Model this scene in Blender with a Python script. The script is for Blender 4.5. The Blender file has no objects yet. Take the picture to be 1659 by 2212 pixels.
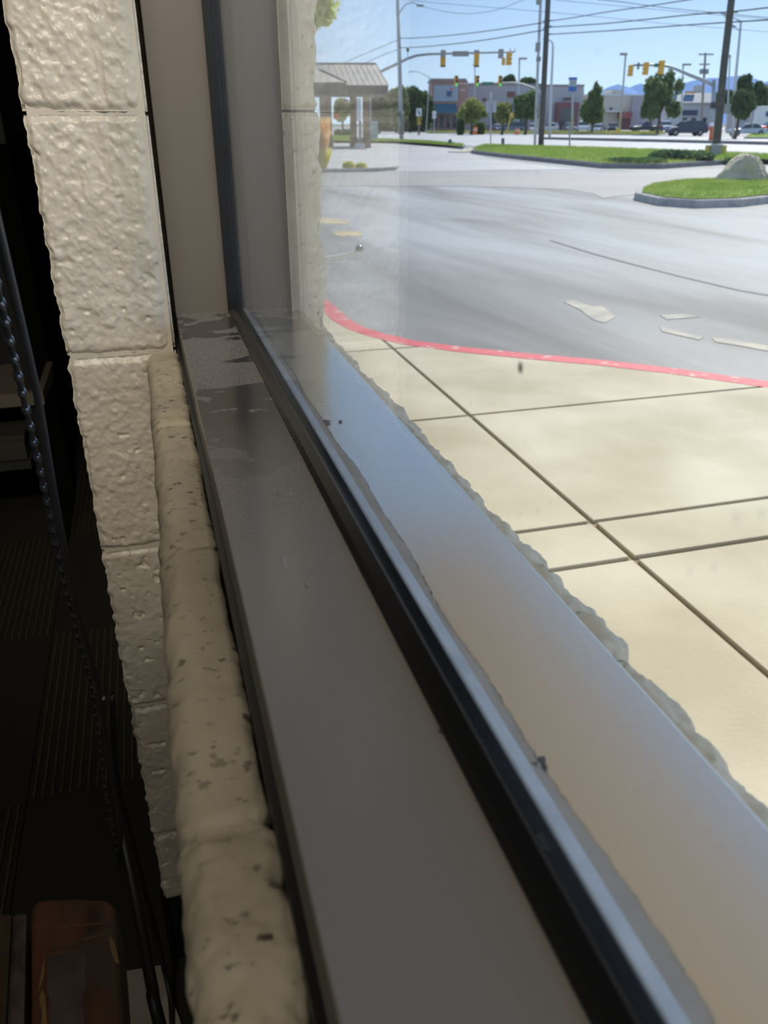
import bpy, math, random
import numpy as np
from mathutils import Vector
random.seed(7); np.random.seed(7)
S = bpy.context.scene
C = S.collection

# ------------------------------------------------------------------ camera
# World: +Y runs along the window wall, +X points outdoors, camera eye at the origin.
F, CU, CV = 1715.0, 829.5, 1106.0
PITCH = math.atan((CV - 261.0) / F)
YAW = math.atan((CU - 284.0) / math.hypot(F, CV - 261.0))
cd = bpy.data.cameras.new('camera')
cam = bpy.data.objects.new('camera', cd); C.objects.link(cam)
cd.sensor_fit = 'VERTICAL'; cd.sensor_height = 36.0; cd.lens = F / 2212 * 36.0
cd.clip_start = 0.02; cd.clip_end = 20000
cam.location = (0, 0, 0)
cam.rotation_euler = (math.pi / 2 - PITCH, 0, -YAW)
cd.dof.use_dof = True; cd.dof.focus_distance = 0.62; cd.dof.aperture_fstop = 17.0
S.camera = cam

# ------------------------------------------------------------------ world, sun, exposure
SUN_AZ, SUN_EL = math.radians(44.0), math.radians(47.0)     # azimuth from +Y towards +X
w = bpy.data.worlds.new('sky'); S.world = w; w.use_nodes = True
nt = w.node_tree; nt.nodes.clear()
# clear morning sky: pale at the horizon, deeper blue overhead, the same all the way round
tcw = nt.nodes.new('ShaderNodeTexCoord'); sep = nt.nodes.new('ShaderNodeSeparateXYZ'); nt.links.new(tcw.outputs['Generated'], sep.inputs[0])
sk = nt.nodes.new('ShaderNodeValToRGB'); nt.links.new(sep.outputs['Z'], sk.inputs['Fac'])
SKY = [(0.0, (0.66, 0.83, 0.98)), (0.05, (0.56, 0.755, 0.965)), (0.115, (0.425, 0.625, 0.92)), (0.35, (0.29, 0.44, 0.72)), (1.0, (0.19, 0.31, 0.56))]
while len(sk.color_ramp.elements) < len(SKY): sk.color_ramp.elements.new(0.5)
for e_, (p_, c_) in zip(sk.color_ramp.elements, SKY): e_.position = p_; e_.color = (*c_, 1)
bg = nt.nodes.new('ShaderNodeBackground'); bg.inputs['Strength'].default_value = 1.25
wo = nt.nodes.new('ShaderNodeOutputWorld')
nt.links.new(sk.outputs[0], bg.inputs[0]); nt.links.new(bg.outputs[0], wo.inputs[0])
sd = bpy.data.lights.new('sun', 'SUN'); sd.energy = 4.9; sd.angle = math.radians(0.55); sd.color = (1.0, 0.93, 0.80)
sun = bpy.data.objects.new('sun', sd); C.objects.link(sun); sun.location = (20, 20, 30)
sdir = Vector((math.cos(SUN_EL) * math.sin(SUN_AZ), math.cos(SUN_EL) * math.cos(SUN_AZ), math.sin(SUN_EL)))
sun.rotation_euler = sdir.to_track_quat('Z', 'Y').to_euler()
# fill light added behind the camera to brighten the indoor surfaces
rl = bpy.data.lights.new('room_fill_light', 'AREA'); rl.shape = 'RECTANGLE'; rl.size = 0.6; rl.size_y = 1.2; rl.energy = 3.6; rl.color = (1.0, 0.93, 0.82)
ro = bpy.data.objects.new('room_fill_light', rl); C.objects.link(ro); ro.location = (-0.75, -1.0, 1.52)
ro.rotation_euler = (0, 0, 0)
sp = bpy.data.lights.new('pier_fill_spot', 'SPOT'); sp.energy = 54.0; sp.color = (1.0, 0.91, 0.78); sp.spot_size = math.radians(40); sp.spot_blend = 1.0; sp.shadow_soft_size = 0.05  # spot added out of view to brighten the pier
so = bpy.data.objects.new('pier_fill_spot', sp); C.objects.link(so); so.location = (-0.16, -0.62, 1.0)
so.rotation_euler = (Vector((-0.035, 0.70, 0.20)) - so.location).to_track_quat('-Z', 'Y').to_euler()
S.view_settings.view_transform = 'Standard'; S.view_settings.look = 'None'
S.view_settings.gamma = 1.0; S.view_settings.use_curve_mapping = False
S.view_settings.exposure = 0.25

# ------------------------------------------------------------------ helpers
HX, HY = math.sin(YAW), math.cos(YAW)            # camera heading on the ground
def W(p):                                         # (lateral, depth, z) -> world
    return (p[0] * HY + p[1] * HX, -p[0] * HX + p[1] * HY, p[2])
cP, sP = math.cos(PITCH), math.sin(PITCH)
GH, GS = 1.29, 0.0032                             # outdoor ground: level below the eye and gentle fall with distance
def zg(d): return -GH - GS * d
def pix(u, v, d):                                 # a point at forward distance d, outdoor frame
    rx = u - CU; ry = F * cP - (v - CV) * sP; rz = -F * sP - (v - CV) * cP
    return (rx * d / ry, d, rz * d / ry)
def gnd(u, v, dz=0.0):
    rx = u - CU; ry = F * cP - (v - CV) * sP; rz = -F * sP - (v - CV) * cP
    t = (-GH + dz) / (rz + GS * ry)
    return (rx * t, ry * t, rz * t)
def wray(u, v):
    return W((u - CU, F * cP - (v - CV) * sP, -F * sP - (v - CV) * cP))
def onz(u, v, z): r = wray(u, v); t = z / r[2]; return (r[0] * t, r[1] * t, z)
def ony(u, v, y): r = wray(u, v); t = y / r[1]; return (r[0] * t, y, r[2] * t)

MATS = {}
def mat(name, col, rough=0.7, metal=0.0, var=0.0, vscale=8.0, bump=0.0, bscale=40.0, emit=None, es=1.0, spec=0.5, col2=None, detail=4.0, bdist=0.01):
    if name in MATS: return MATS[name]
    m = bpy.data.materials.new(name); m.use_nodes = True; n = m.node_tree; b = n.nodes['Principled BSDF']
    b.inputs['Base Color'].default_value = (*col, 1); b.inputs['Roughness'].default_value = rough
    b.inputs['Metallic'].default_value = metal; b.inputs['Specular IOR Level'].default_value = spec
    tc = n.nodes.new('ShaderNodeTexCoord')
    if var > 0 or col2:
        no = n.nodes.new('ShaderNodeTexNoise'); no.inputs['Scale'].default_value = vscale; no.inputs['Detail'].default_value = detail
        n.links.new(tc.outputs['Object'], no.inputs['Vector'])
        cr = n.nodes.new('ShaderNodeValToRGB')
        c2 = col2 or tuple(min(1, c * (1 + var)) for c in col)
        c1 = col if col2 else tuple(c * (1 - var) for c in col)
        cr.color_ramp.elements[0].position = 0.35; cr.color_ramp.elements[0].color = (*c1, 1)
        cr.color_ramp.elements[1].position = 0.65; cr.color_ramp.elements[1].color = (*c2, 1)
        n.links.new(no.outputs['Fac'], cr.inputs['Fac']); n.links.new(cr.outputs[0], b.inputs['Base Color'])
    if bump > 0:
        nb = n.nodes.new('ShaderNodeTexNoise'); nb.inputs['Scale'].default_value = bscale; nb.inputs['Detail'].default_value = 5
        n.links.new(tc.outputs['Object'], nb.inputs['Vector'])
        bp = n.nodes.new('ShaderNodeBump'); bp.inputs['Strength'].default_value = bump; bp.inputs['Distance'].default_value = bdist
        n.links.new(nb.outputs['Fac'], bp.inputs['Height']); n.links.new(bp.outputs[0], b.inputs['Normal'])
    if emit:
        b.inputs['Emission Color'].default_value = (*emit, 1); b.inputs['Emission Strength'].default_value = es
    MATS[name] = m
    return m

def tag(o, label=None, cat=None, group=None, kind=None):
    if label: o['label'] = label
    if cat: o['category'] = cat
    if group: o['group'] = group
    if kind: o['kind'] = kind
    return o

def origin(o):
    x = Vector((0, 0, 0))
    while o is not None: x += o.location; o = o.parent
    return x

def thing(name, label, cat, loc=(0, 0, 0), group=None, out=True):
    o = bpy.data.objects.new(name, None); C.objects.link(o); o.empty_display_size = 0.1
    o.location = W(loc) if out else loc
    return tag(o, label, cat, group)
def struct(name, loc=(0, 0, 0), out=False):
    o = bpy.data.objects.new(name, None); C.objects.link(o); o.empty_display_size = 0.1
    o.location = W(loc) if out else loc
    o['kind'] = 'structure'
    return o

class MB:
    """collects shapes; out=True means coordinates are (lateral, depth, z)"""
    def __init__(s, out=True): s.v = []; s.f = []; s.out = out
    def add(s, vs, fs):
        k = len(s.v); s.v += [tuple(p) for p in vs]; s.f += [tuple(i + k for i in f) for f in fs]; return s
    def box(s, x0, x1, y0, y1, z0, z1, yaw=0.0, piv=None):
        vs = [(x, y, z) for z in (z0, z1) for y in (y0, y1) for x in (x0, x1)]
        if yaw:
            cx, cy = piv or ((x0 + x1) / 2, (y0 + y1) / 2); c, q = math.cos(yaw), math.sin(yaw)
            vs = [(cx + (x - cx) * c - (y - cy) * q, cy + (x - cx) * q + (y - cy) * c, z) for x, y, z in vs]
        return s.add(vs, [(0, 2, 3, 1), (4, 5, 7, 6), (0, 1, 5, 4), (2, 6, 7, 3), (0, 4, 6, 2), (1, 3, 7, 5)])
    def tube(s, pts, r, n=8, cap=True):
        P = [Vector(p) for p in pts]; R = r if isinstance(r, (list, tuple)) else [r] * len(P)
        vs = []; fs = []; up = None
        for i, p in enumerate(P):
            t = (P[min(i + 1, len(P) - 1)] - P[max(i - 1, 0)]).normalized()
            if up is None: up = Vector((0, 0, 1)) if abs(t.z) < 0.9 else Vector((1, 0, 0))
            a = t.cross(up).normalized(); b = a.cross(t).normalized(); up = b
            for k in range(n):
                th = 2 * math.pi * k / n
                q = p + (a * math.cos(th) + b * math.sin(th)) * R[i]; vs.append(tuple(q))
        for i in range(len(P) - 1):
            for k in range(n):
                fs.append((i * n + k, i * n + (k + 1) % n, (i + 1) * n + (k + 1) % n, (i + 1) * n + k))
        if cap: fs.append(tuple(range(n))[::-1]); fs.append(tuple(range((len(P) - 1) * n, len(P) * n)))
        return s.add(vs, fs)
    def prism(s, poly, vec):
        n = len(poly); a = [tuple(p) for p in poly]; b = [tuple(p[i] + vec[i] for i in range(3)) for p in poly]
        fs = [tuple(range(n))[::-1], tuple(range(n, 2 * n))] + [(i, (i + 1) % n, n + (i + 1) % n, n + i) for i in range(n)]
        return s.add(a + b, fs)
    def blob(s, c, r, seed=0, amp=0.15, nu=14, nv=9, flat=None):
        rnd = random.Random(seed); ph = [(rnd.uniform(1, 4), rnd.uniform(0, 6.3), rnd.uniform(1, 4), rnd.uniform(0, 6.3)) for _ in range(5)]
        r = r if isinstance(r, (tuple, list)) else (r, r, r); vs = []; fs = []
        for j in range(nv + 1):
            ph1 = math.pi * j / nv
            for i in range(nu):
                th = 2 * math.pi * i / nu
                d = (math.sin(ph1) * math.cos(th), math.sin(ph1) * math.sin(th), math.cos(ph1))
                k = 1 + amp * sum(math.sin(a * d[0] * 2 + b) * math.sin(c2 * (d[1] + d[2]) * 2 + e) for a, b, c2, e in ph) / 2
                z = d[2] * r[2] * k
                if flat is not None: z = max(z, flat)
                vs.append((c[0] + d[0] * r[0] * k, c[1] + d[1] * r[1] * k, c[2] + z))
        for j in range(nv):
            for i in range(nu):
                fs.append((j * nu + i, (j + 1) * nu + i, (j + 1) * nu + (i + 1) % nu, j * nu + (i + 1) % nu))
        return s.add(vs, fs)
    def build(s, name, m, parent=None, smooth=False, bevel=0.0, label=None, cat=None, group=None, kind=None, loc=None):
        o0 = origin(parent) if parent else Vector((0, 0, 0))
        if loc is not None: o0 = Vector(W(loc) if s.out else loc)
        V = [W(p) for p in s.v] if s.out else s.v
        me = bpy.data.meshes.new(name); me.from_pydata([(p[0] - o0.x, p[1] - o0.y, p[2] - o0.z) for p in V], [], s.f); me.update()
        return link(name, me, m, parent, smooth, bevel, label, cat, group, kind, o0 if loc is not None else None)

def link(name, me, m, parent=None, smooth=False, bevel=0.0, label=None, cat=None, group=None, kind=None, loc=None):
    if m is not None and len(me.materials) == 0: me.materials.append(m)
    if smooth: me.polygons.foreach_set('use_smooth', [True] * len(me.polygons))
    o = bpy.data.objects.new(name, me); C.objects.link(o)
    if parent: o.parent = parent
    if loc is not None: o.location = loc
    if bevel:
        b = o.modifiers.new('bevel', 'BEVEL'); b.width = bevel; b.segments = 2; b.limit_method = 'ANGLE'
    return tag(o, label, cat, group, kind)

def npmesh(name, V, Fq):
    me = bpy.data.meshes.new(name)
    V = np.asarray(V, dtype=np.float32); Fq = np.asarray(Fq, dtype=np.int32); k = Fq.shape[1]
    me.vertices.add(len(V)); me.vertices.foreach_set('co', V.ravel())
    me.loops.add(Fq.size); me.loops.foreach_set('vertex_index', Fq.ravel())
    me.polygons.add(len(Fq)); me.polygons.foreach_set('loop_start', np.arange(0, Fq.size, k, dtype=np.int32))
    me.update(calc_edges=True); me.validate()
    return me

def copy_tree(o, parent=None):
    c = o.copy(); C.objects.link(c); c.parent = parent
    for ch in list(o.children): copy_tree(ch, c)
    return c

# value noise
def _h(ix, iy, iz):
    n = (ix * 374761393 + iy * 668265263 + iz * 1274126177) & 0x7fffffff
    n = ((n ^ (n >> 13)) * 1274126177) & 0x7fffffff
    n = (n ^ (n >> 16)) & 0xffff
    return n / 65535.0
def vnoise(x, y, z):
    ix, iy, iz = np.floor(x).astype(np.int64), np.floor(y).astype(np.int64), np.floor(z).astype(np.int64)
    fx, fy, fz = x - ix, y - iy, z - iz
    fx = fx * fx * (3 - 2 * fx); fy = fy * fy * (3 - 2 * fy); fz = fz * fz * (3 - 2 * fz)
    r = 0
    for a in (0, 1):
        for b in (0, 1):
            for c in (0, 1):
                r = r + _h(ix + a, iy + b, iz + c) * (fx if a else 1 - fx) * (fy if b else 1 - fy) * (fz if c else 1 - fz)
    return r * 2 - 1
def fbm(x, y, z, o=4):
    r = 0; a = 1.0
    for k in range(o):
        r = r + a * vnoise(x * 2 ** k + 17.3 * k, y * 2 ** k - 9.1 * k, z * 2 ** k + 3.7 * k); a *= 0.55
    return r
def sstep(a, b, x):
    t = np.clip((x - a) / (b - a), 0, 1); return t * t * (3 - 2 * t)

# ------------------------------------------------------------------ materials
def rampmix(n, src, stops):
    cr = n.nodes.new('ShaderNodeValToRGB'); e = cr.color_ramp.elements
    while len(e) < len(stops): e.new(0.5)
    for k, (p, c) in enumerate(stops): e[k].position = p; e[k].color = (*c, 1) if len(c) == 3 else c
    n.links.new(src, cr.inputs['Fac']); return cr

def glass_mat():
    m = bpy.data.materials.new('window_glass'); m.use_nodes = True; n = m.node_tree; n.nodes.clear()
    out = n.nodes.new('ShaderNodeOutputMaterial'); tr = n.nodes.new('ShaderNodeBsdfTransparent'); tr.inputs[0].default_value = (0.93, 0.945, 0.95, 1)
    gl = n.nodes.new('ShaderNodeBsdfGlossy'); gl.inputs['Roughness'].default_value = 0.02; gl.inputs['Color'].default_value = (0.9, 0.95, 1, 1)
    fr = n.nodes.new('ShaderNodeFresnel'); ge = n.nodes.new('ShaderNodeNewGeometry')     # same reflectance on both faces of the pane
    io = n.nodes.new('ShaderNodeMapRange'); io.inputs[3].default_value = 1.33; io.inputs[4].default_value = 1 / 1.33
    n.links.new(ge.outputs['Backfacing'], io.inputs[0]); n.links.new(io.outputs[0], fr.inputs['IOR'])
    mx = n.nodes.new('ShaderNodeMixShader'); n.links.new(fr.outputs[0], mx.inputs[0]); n.links.new(tr.outputs[0], mx.inputs[1]); n.links.new(gl.outputs[0], mx.inputs[2])
    du = n.nodes.new('ShaderNodeBsdfTranslucent'); du.inputs[0].default_value = (0.75, 0.78, 0.8, 1)
    df = n.nodes.new('ShaderNodeBsdfDiffuse'); df.inputs[0].default_value = (0.75, 0.78, 0.8, 1)
    d2 = n.nodes.new('ShaderNodeMixShader'); d2.inputs[0].default_value = 0.4; n.links.new(du.outputs[0], d2.inputs[1]); n.links.new(df.outputs[0], d2.inputs[2])
    tc = n.nodes.new('ShaderNodeTexCoord'); no = n.nodes.new('ShaderNodeTexNoise'); no.inputs['Scale'].default_value = 9; no.inputs['Detail'].default_value = 6
    n.links.new(tc.outputs['Object'], no.inputs['Vector'])
    mr = n.nodes.new('ShaderNodeMapRange'); mr.inputs[1].default_value = 0.3; mr.inputs[2].default_value = 0.75; mr.inputs[3].default_value = 0.012; mr.inputs[4].default_value = 0.05
    n.links.new(no.outputs['Fac'], mr.inputs[0])
    # specks and short vertical dribbles dried on the pane
    mp = n.nodes.new('ShaderNodeMapping'); mp.inputs['Scale'].default_value = (1, 260, 90); n.links.new(tc.outputs['Object'], mp.inputs['Vector'])
    vo = n.nodes.new('ShaderNodeTexVoronoi'); vo.inputs['Scale'].default_value = 1.0; n.links.new(mp.outputs[0], vo.inputs['Vector'])
    ls = n.nodes.new('ShaderNodeMath'); ls.operation = 'LESS_THAN'; ls.inputs[1].default_value = 0.085; n.links.new(vo.outputs['Distance'], ls.inputs[0])
    n3 = n.nodes.new('ShaderNodeTexNoise'); n3.inputs['Scale'].default_value = 26; n.links.new(tc.outputs['Object'], n3.inputs['Vector'])
    gt = n.nodes.new('ShaderNodeMath'); gt.operation = 'GREATER_THAN'; gt.inputs[1].default_value = 0.55; n.links.new(n3.outputs['Fac'], gt.inputs[0])
    ml = n.nodes.new('ShaderNodeMath'); ml.operation = 'MULTIPLY'; n.links.new(ls.outputs[0], ml.inputs[0]); n.links.new(gt.outputs[0], ml.inputs[1])
    m4 = n.nodes.new('ShaderNodeMath'); m4.operation = 'MULTIPLY'; m4.inputs[1].default_value = 0.35; n.links.new(ml.outputs[0], m4.inputs[0])
    ad = n.nodes.new('ShaderNodeMath'); ad.operation = 'ADD'; n.links.new(mr.outputs[0], ad.inputs[0]); n.links.new(m4.outputs[0], ad.inputs[1])
    fm = n.nodes.new('ShaderNodeMixShader'); n.links.new(ad.outputs[0], fm.inputs[0]); n.links.new(mx.outputs[0], fm.inputs[1]); n.links.new(d2.outputs[0], fm.inputs[2])
    n.links.new(fm.outputs[0], out.inputs[0]); return m

def aluminium_mat(name, dusty, base, metal, rough):
    """anodised window section; the indoor ledge carries settled dust with wiped, darker patches"""
    m = bpy.data.materials.new(name); m.use_nodes = True; n = m.node_tree; b = n.nodes['Principled BSDF']
    tc = n.nodes.new('ShaderNodeTexCoord')
    b.inputs['Metallic'].default_value = metal; b.inputs['Roughness'].default_value = rough; b.inputs['Specular IOR Level'].default_value = 0.7
    b.inputs['Base Color'].default_value = (*base, 1)
    fine = n.nodes.new('ShaderNodeTexNoise'); fine.inputs['Scale'].default_value = 900; fine.inputs['Detail'].default_value = 2
    n.links.new(tc.outputs['Object'], fine.inputs['Vector'])
    bp = n.nodes.new('ShaderNodeBump'); bp.inputs['Strength'].default_value = 0.06; bp.inputs['Distance'].default_value = 0.0004
    n.links.new(fine.outputs['Fac'], bp.inputs['Height']); n.links.new(bp.outputs[0], b.inputs['Normal'])
    if dusty:
        mp = n.nodes.new('ShaderNodeMapping'); mp.inputs['Scale'].default_value = (22, 34, 1); n.links.new(tc.outputs['Object'], mp.inputs['Vector'])
        no = n.nodes.new('ShaderNodeTexNoise'); no.inputs['Scale'].default_value = 1.0; no.inputs['Detail'].default_value = 4; no.inputs['Distortion'].default_value = 0.8
        n.links.new(mp.outputs[0], no.inputs['Vector'])
        sx = n.nodes.new('ShaderNodeSeparateXYZ'); n.links.new(tc.outputs['Object'], sx.inputs[0])
        # where hands and cloths have wiped: three broad swipes across the far end of the ledge
        ry = n.nodes.new('ShaderNodeMapRange'); ry.inputs[1].default_value = 0.36; ry.inputs[2].default_value = 0.78; n.links.new(sx.outputs['Y'], ry.inputs[0])
        bs = rampmix(n, ry.outputs[0], [(0.0, (1, 1, 1)), (0.08, (0.30,) * 3), (0.25, (0.12,) * 3), (0.40, (0.30,) * 3), (0.46, (0.9,) * 3), (0.53, (0.8,) * 3), (0.565, (0.22,) * 3), (0.60, (0.85,) * 3), (0.68, (0.75,) * 3), (0.76, (0.22,) * 3), (0.90, (0.3,) * 3), (1.0, (0.9,) * 3)])
        sc = n.nodes.new('ShaderNodeMath'); sc.operation = 'MULTIPLY_ADD'; sc.inputs[1].default_value = 0.38; n.links.new(bs.outputs[0], sc.inputs[0]); n.links.new(no.outputs['Fac'], sc.inputs[2])
        wip = rampmix(n, sc.outputs[0], [(0.645, (0.04,) * 3), (0.665, (1, 1, 1))])
        near = n.nodes.new('ShaderNodeMapRange'); near.inputs[1].default_value = 0.28; near.inputs[2].default_value = 0.47; near.inputs[3].default_value = 0.72; near.inputs[4].default_value = 0
        n.links.new(sx.outputs['Y'], near.inputs[0])
        gr = rampmix(n, fine.outputs['Fac'], [(0.38, (0.22, 0.22, 0.22)), (0.62, (0.75, 0.75, 0.75))])
        mu = n.nodes.new('ShaderNodeMath'); mu.operation = 'MULTIPLY'; n.links.new(wip.outputs[0], mu.inputs[0]); n.links.new(gr.outputs[0], mu.inputs[1])
        mx = n.nodes.new('ShaderNodeMath'); mx.operation = 'MAXIMUM'; n.links.new(mu.outputs[0], mx.inputs[0]); n.links.new(near.outputs[0], mx.inputs[1]); mu = mx
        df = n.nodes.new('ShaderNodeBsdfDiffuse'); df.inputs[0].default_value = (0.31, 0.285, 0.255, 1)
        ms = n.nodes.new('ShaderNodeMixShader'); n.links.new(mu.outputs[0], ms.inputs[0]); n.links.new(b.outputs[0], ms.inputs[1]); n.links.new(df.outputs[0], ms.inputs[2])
        n.links.new(ms.outputs[0], n.nodes['Material Output'].inputs[0])
    return m

def block_mat(name, col, dark, spots, rough=0.5, scale=1.0, low=0.86):
    m = bpy.data.materials.new(name); m.use_nodes = True; n = m.node_tree; b = n.nodes['Principled BSDF']
    tc = n.nodes.new('ShaderNodeTexCoord')
    a = n.nodes.new('ShaderNodeTexNoise'); a.inputs['Scale'].default_value = 16 * scale; a.inputs['Detail'].default_value = 4; n.links.new(tc.outputs['Object'], a.inputs['Vector'])
    base = rampmix(n, a.outputs['Fac'], [(0.3, tuple(c * low for c in col)), (0.7, col)])
    mp = n.nodes.new('ShaderNodeMapping'); mp.inputs['Scale'].default_value = (170 * scale, 230 * scale, 150 * scale); n.links.new(tc.outputs['Object'], mp.inputs['Vector'])
    s = n.nodes.new('ShaderNodeTexNoise'); s.inputs['Scale'].default_value = 1; s.inputs['Detail'].default_value = 3; n.links.new(mp.outputs[0], s.inputs['Vector'])
    sp = rampmix(n, s.outputs['Fac'], [(spots, (0, 0, 0)), (spots + 0.07, (1, 1, 1))])
    a2 = n.nodes.new('ShaderNodeTexNoise'); a2.inputs['Scale'].default_value = 24 * scale; n.links.new(tc.outputs['Object'], a2.inputs['Vector'])
    cl = rampmix(n, a2.outputs['Fac'], [(0.38, (0.15, 0.15, 0.15)), (0.62, (1, 1, 1))])
    mu = n.nodes.new('ShaderNodeMath'); mu.operation = 'MULTIPLY'; n.links.new(sp.outputs[0], mu.inputs[0]); n.links.new(cl.outputs[0], mu.inputs[1])
    mx = n.nodes.new('ShaderNodeMix'); mx.data_type = 'RGBA'; n.links.new(mu.outputs[0], mx.inputs['Factor']); n.links.new(base.outputs[0], mx.inputs['A']); mx.inputs['B'].default_value = (*dark, 1)
    n.links.new(mx.outputs['Result'], b.inputs['Base Color']); b.inputs['Roughness'].default_value = rough
    nb = n.nodes.new('ShaderNodeTexNoise'); nb.inputs['Scale'].default_value = 420 * scale; nb.inputs['Detail'].default_value = 3; n.links.new(tc.outputs['Object'], nb.inputs['Vector'])
    bp = n.nodes.new('ShaderNodeBump'); bp.inputs['Strength'].default_value = 0.25; bp.inputs['Distance'].default_value = 0.0012; n.links.new(nb.outputs['Fac'], bp.inputs['Height']); n.links.new(bp.outputs[0], b.inputs['Normal'])
    return m

def asphalt_mat():
    m = bpy.data.materials.new('asphalt'); m.use_nodes = True; n = m.node_tree; b = n.nodes['Principled BSDF']; b.inputs['Specular IOR Level'].default_value = 0.35
    tc = n.nodes.new('ShaderNodeTexCoord')
    mp = n.nodes.new('ShaderNodeMapping'); mp.vector_type = 'TEXTURE'; mp.inputs['Rotation'].default_value = (0, 0, -1.512); mp.inputs['Scale'].default_value = (4.5, 1.0, 1); n.links.new(tc.outputs['Object'], mp.inputs['Vector'])
    a = n.nodes.new('ShaderNodeTexNoise'); a.inputs['Scale'].default_value = 1; a.inputs['Detail'].default_value = 6; a.inputs['Distortion'].default_value = 0.5; n.links.new(mp.outputs[0], a.inputs['Vector'])
    # colour darker along the kerb, growing paler away from it
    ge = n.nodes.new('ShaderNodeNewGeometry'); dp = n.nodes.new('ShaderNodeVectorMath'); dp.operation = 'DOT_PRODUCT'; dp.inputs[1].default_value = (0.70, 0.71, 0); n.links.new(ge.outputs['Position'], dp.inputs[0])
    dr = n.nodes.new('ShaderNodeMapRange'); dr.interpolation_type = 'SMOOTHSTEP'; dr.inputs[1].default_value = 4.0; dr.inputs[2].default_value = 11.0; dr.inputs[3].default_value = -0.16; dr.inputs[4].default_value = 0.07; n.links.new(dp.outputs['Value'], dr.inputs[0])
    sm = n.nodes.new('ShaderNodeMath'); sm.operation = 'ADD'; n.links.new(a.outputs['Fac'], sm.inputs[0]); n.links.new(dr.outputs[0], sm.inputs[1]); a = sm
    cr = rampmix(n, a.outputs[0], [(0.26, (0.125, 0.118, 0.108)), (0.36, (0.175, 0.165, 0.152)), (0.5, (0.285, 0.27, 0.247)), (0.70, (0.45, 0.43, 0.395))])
    n.links.new(cr.outputs[0], b.inputs['Base Color'])
    rr = rampmix(n, a.outputs[0], [(0.3, (0.55, 0.55, 0.55)), (0.7, (0.36, 0.36, 0.36))]); n.links.new(rr.outputs[0], b.inputs['Roughness'])
    g = n.nodes.new('ShaderNodeTexNoise'); g.inputs['Scale'].default_value = 60; g.inputs['Detail'].default_value = 3; n.links.new(tc.outputs['Object'], g.inputs['Vector'])
    bp = n.nodes.new('ShaderNodeBump'); bp.inputs['Strength'].default_value = 0.12; bp.inputs['Distance'].default_value = 0.004; n.links.new(g.outputs['Fac'], bp.inputs['Height']); n.links.new(bp.outputs[0], b.inputs['Normal'])
    return m

def red_kerb_mat():
    m = bpy.data.materials.new('red_kerb_paint'); m.use_nodes = True; n = m.node_tree; b = n.nodes['Principled BSDF']
    tc = n.nodes.new('ShaderNodeTexCoord'); a = n.nodes.new('ShaderNodeTexNoise'); a.inputs['Scale'].default_value = 14; a.inputs['Detail'].default_value = 6; n.links.new(tc.outputs['Object'], a.inputs['Vector'])
    cr = rampmix(n, a.outputs['Fac'], [(0.30, (0.5, 0.30, 0.26)), (0.35, (0.60, 0.07, 0.09)), (0.60, (0.66, 0.11, 0.13)), (0.69, (0.62, 0.46, 0.40))])
    n.links.new(cr.outputs[0], b.inputs['Base Color']); b.inputs['Roughness'].default_value = 0.6
    return m

M_glass = glass_mat()
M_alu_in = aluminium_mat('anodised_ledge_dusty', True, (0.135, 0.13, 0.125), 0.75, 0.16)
M_alu_out = aluminium_mat('anodised_ledge_lit', False, (0.77, 0.725, 0.635), 0.85, 0.2)  # paler copy of the jamb metal, reflected brightness put into the colour
M_alu = aluminium_mat('anodised_section', False, (0.235, 0.20, 0.16), 0.35, 0.32)  # same metal in a darker copy, dim reflections put into the colour
M_rub = mat('black_rubber', (0.012, 0.012, 0.013), 0.35)
M_bead = mat('pale_glazing_bead', (0.64, 0.69, 0.72), 0.45, var=0.12, vscale=60, bump=0.2, bscale=200, bdist=0.001)
M_smear = mat('sealant_smear', (0.52, 0.47, 0.40), 0.6, var=0.1, vscale=40)
M_pier = block_mat('painted_block_cream', (0.70, 0.64, 0.53), (0.22, 0.19, 0.15), 0.73, 0.36)
M_sillb = block_mat('painted_sill_block', (0.66, 0.58, 0.43), (0.10, 0.085, 0.06), 0.60, 0.5, 1.0, 0.66)
M_split = block_mat('split_face_block', (0.86, 0.78, 0.61), (0.30, 0.27, 0.18), 0.62, 0.85)
M_mortar = mat('mortar', (0.50, 0.45, 0.36), 0.8, var=0.1, vscale=40, bump=0.2, bscale=150)
M_dark = mat('dark_room_paint', (0.010, 0.011, 0.014), 0.8)
M_ceil = mat('dark_ceiling', (0.05, 0.05, 0.05), 0.9)
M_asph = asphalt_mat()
M_conc = mat('sidewalk_concrete', (0.43, 0.375, 0.255), 0.75, col2=(0.58, 0.525, 0.40), vscale=1.9, bump=0.15, bscale=90, detail=7)
M_joint = mat('sidewalk_joint_earth', (0.30, 0.235, 0.13), 0.95, var=0.2, vscale=20)
M_red = red_kerb_mat()
M_kerb = mat('kerb_concrete', (0.40, 0.38, 0.35), 0.85, var=0.15, vscale=6, bump=0.1)
M_kerbdark = mat('stained_kerb', (0.20, 0.19, 0.185), 0.85, var=0.15, vscale=3)
M_lane = mat('drive_lane_asphalt', (0.30, 0.28, 0.265), 0.6, var=0.08, vscale=0.4)
M_lotc = mat('pale_lot_concrete', (0.42, 0.41, 0.40), 0.6, var=0.07, vscale=0.3)
M_road = mat('road_asphalt', (0.42, 0.42, 0.425), 0.6, var=0.05, vscale=0.1)
M_grass = mat('lawn', (0.20, 0.30, 0.05), 0.9, col2=(0.30, 0.38, 0.08), vscale=1.2, bump=0.5, bscale=30)
M_blade = mat('grass_blade', (0.23, 0.34, 0.06), 0.7, col2=(0.38, 0.46, 0.11), vscale=2)
M_farg = mat('dry_verge', (0.36, 0.40, 0.08), 0.9, col2=(0.52, 0.46, 0.14), vscale=0.35)
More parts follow.
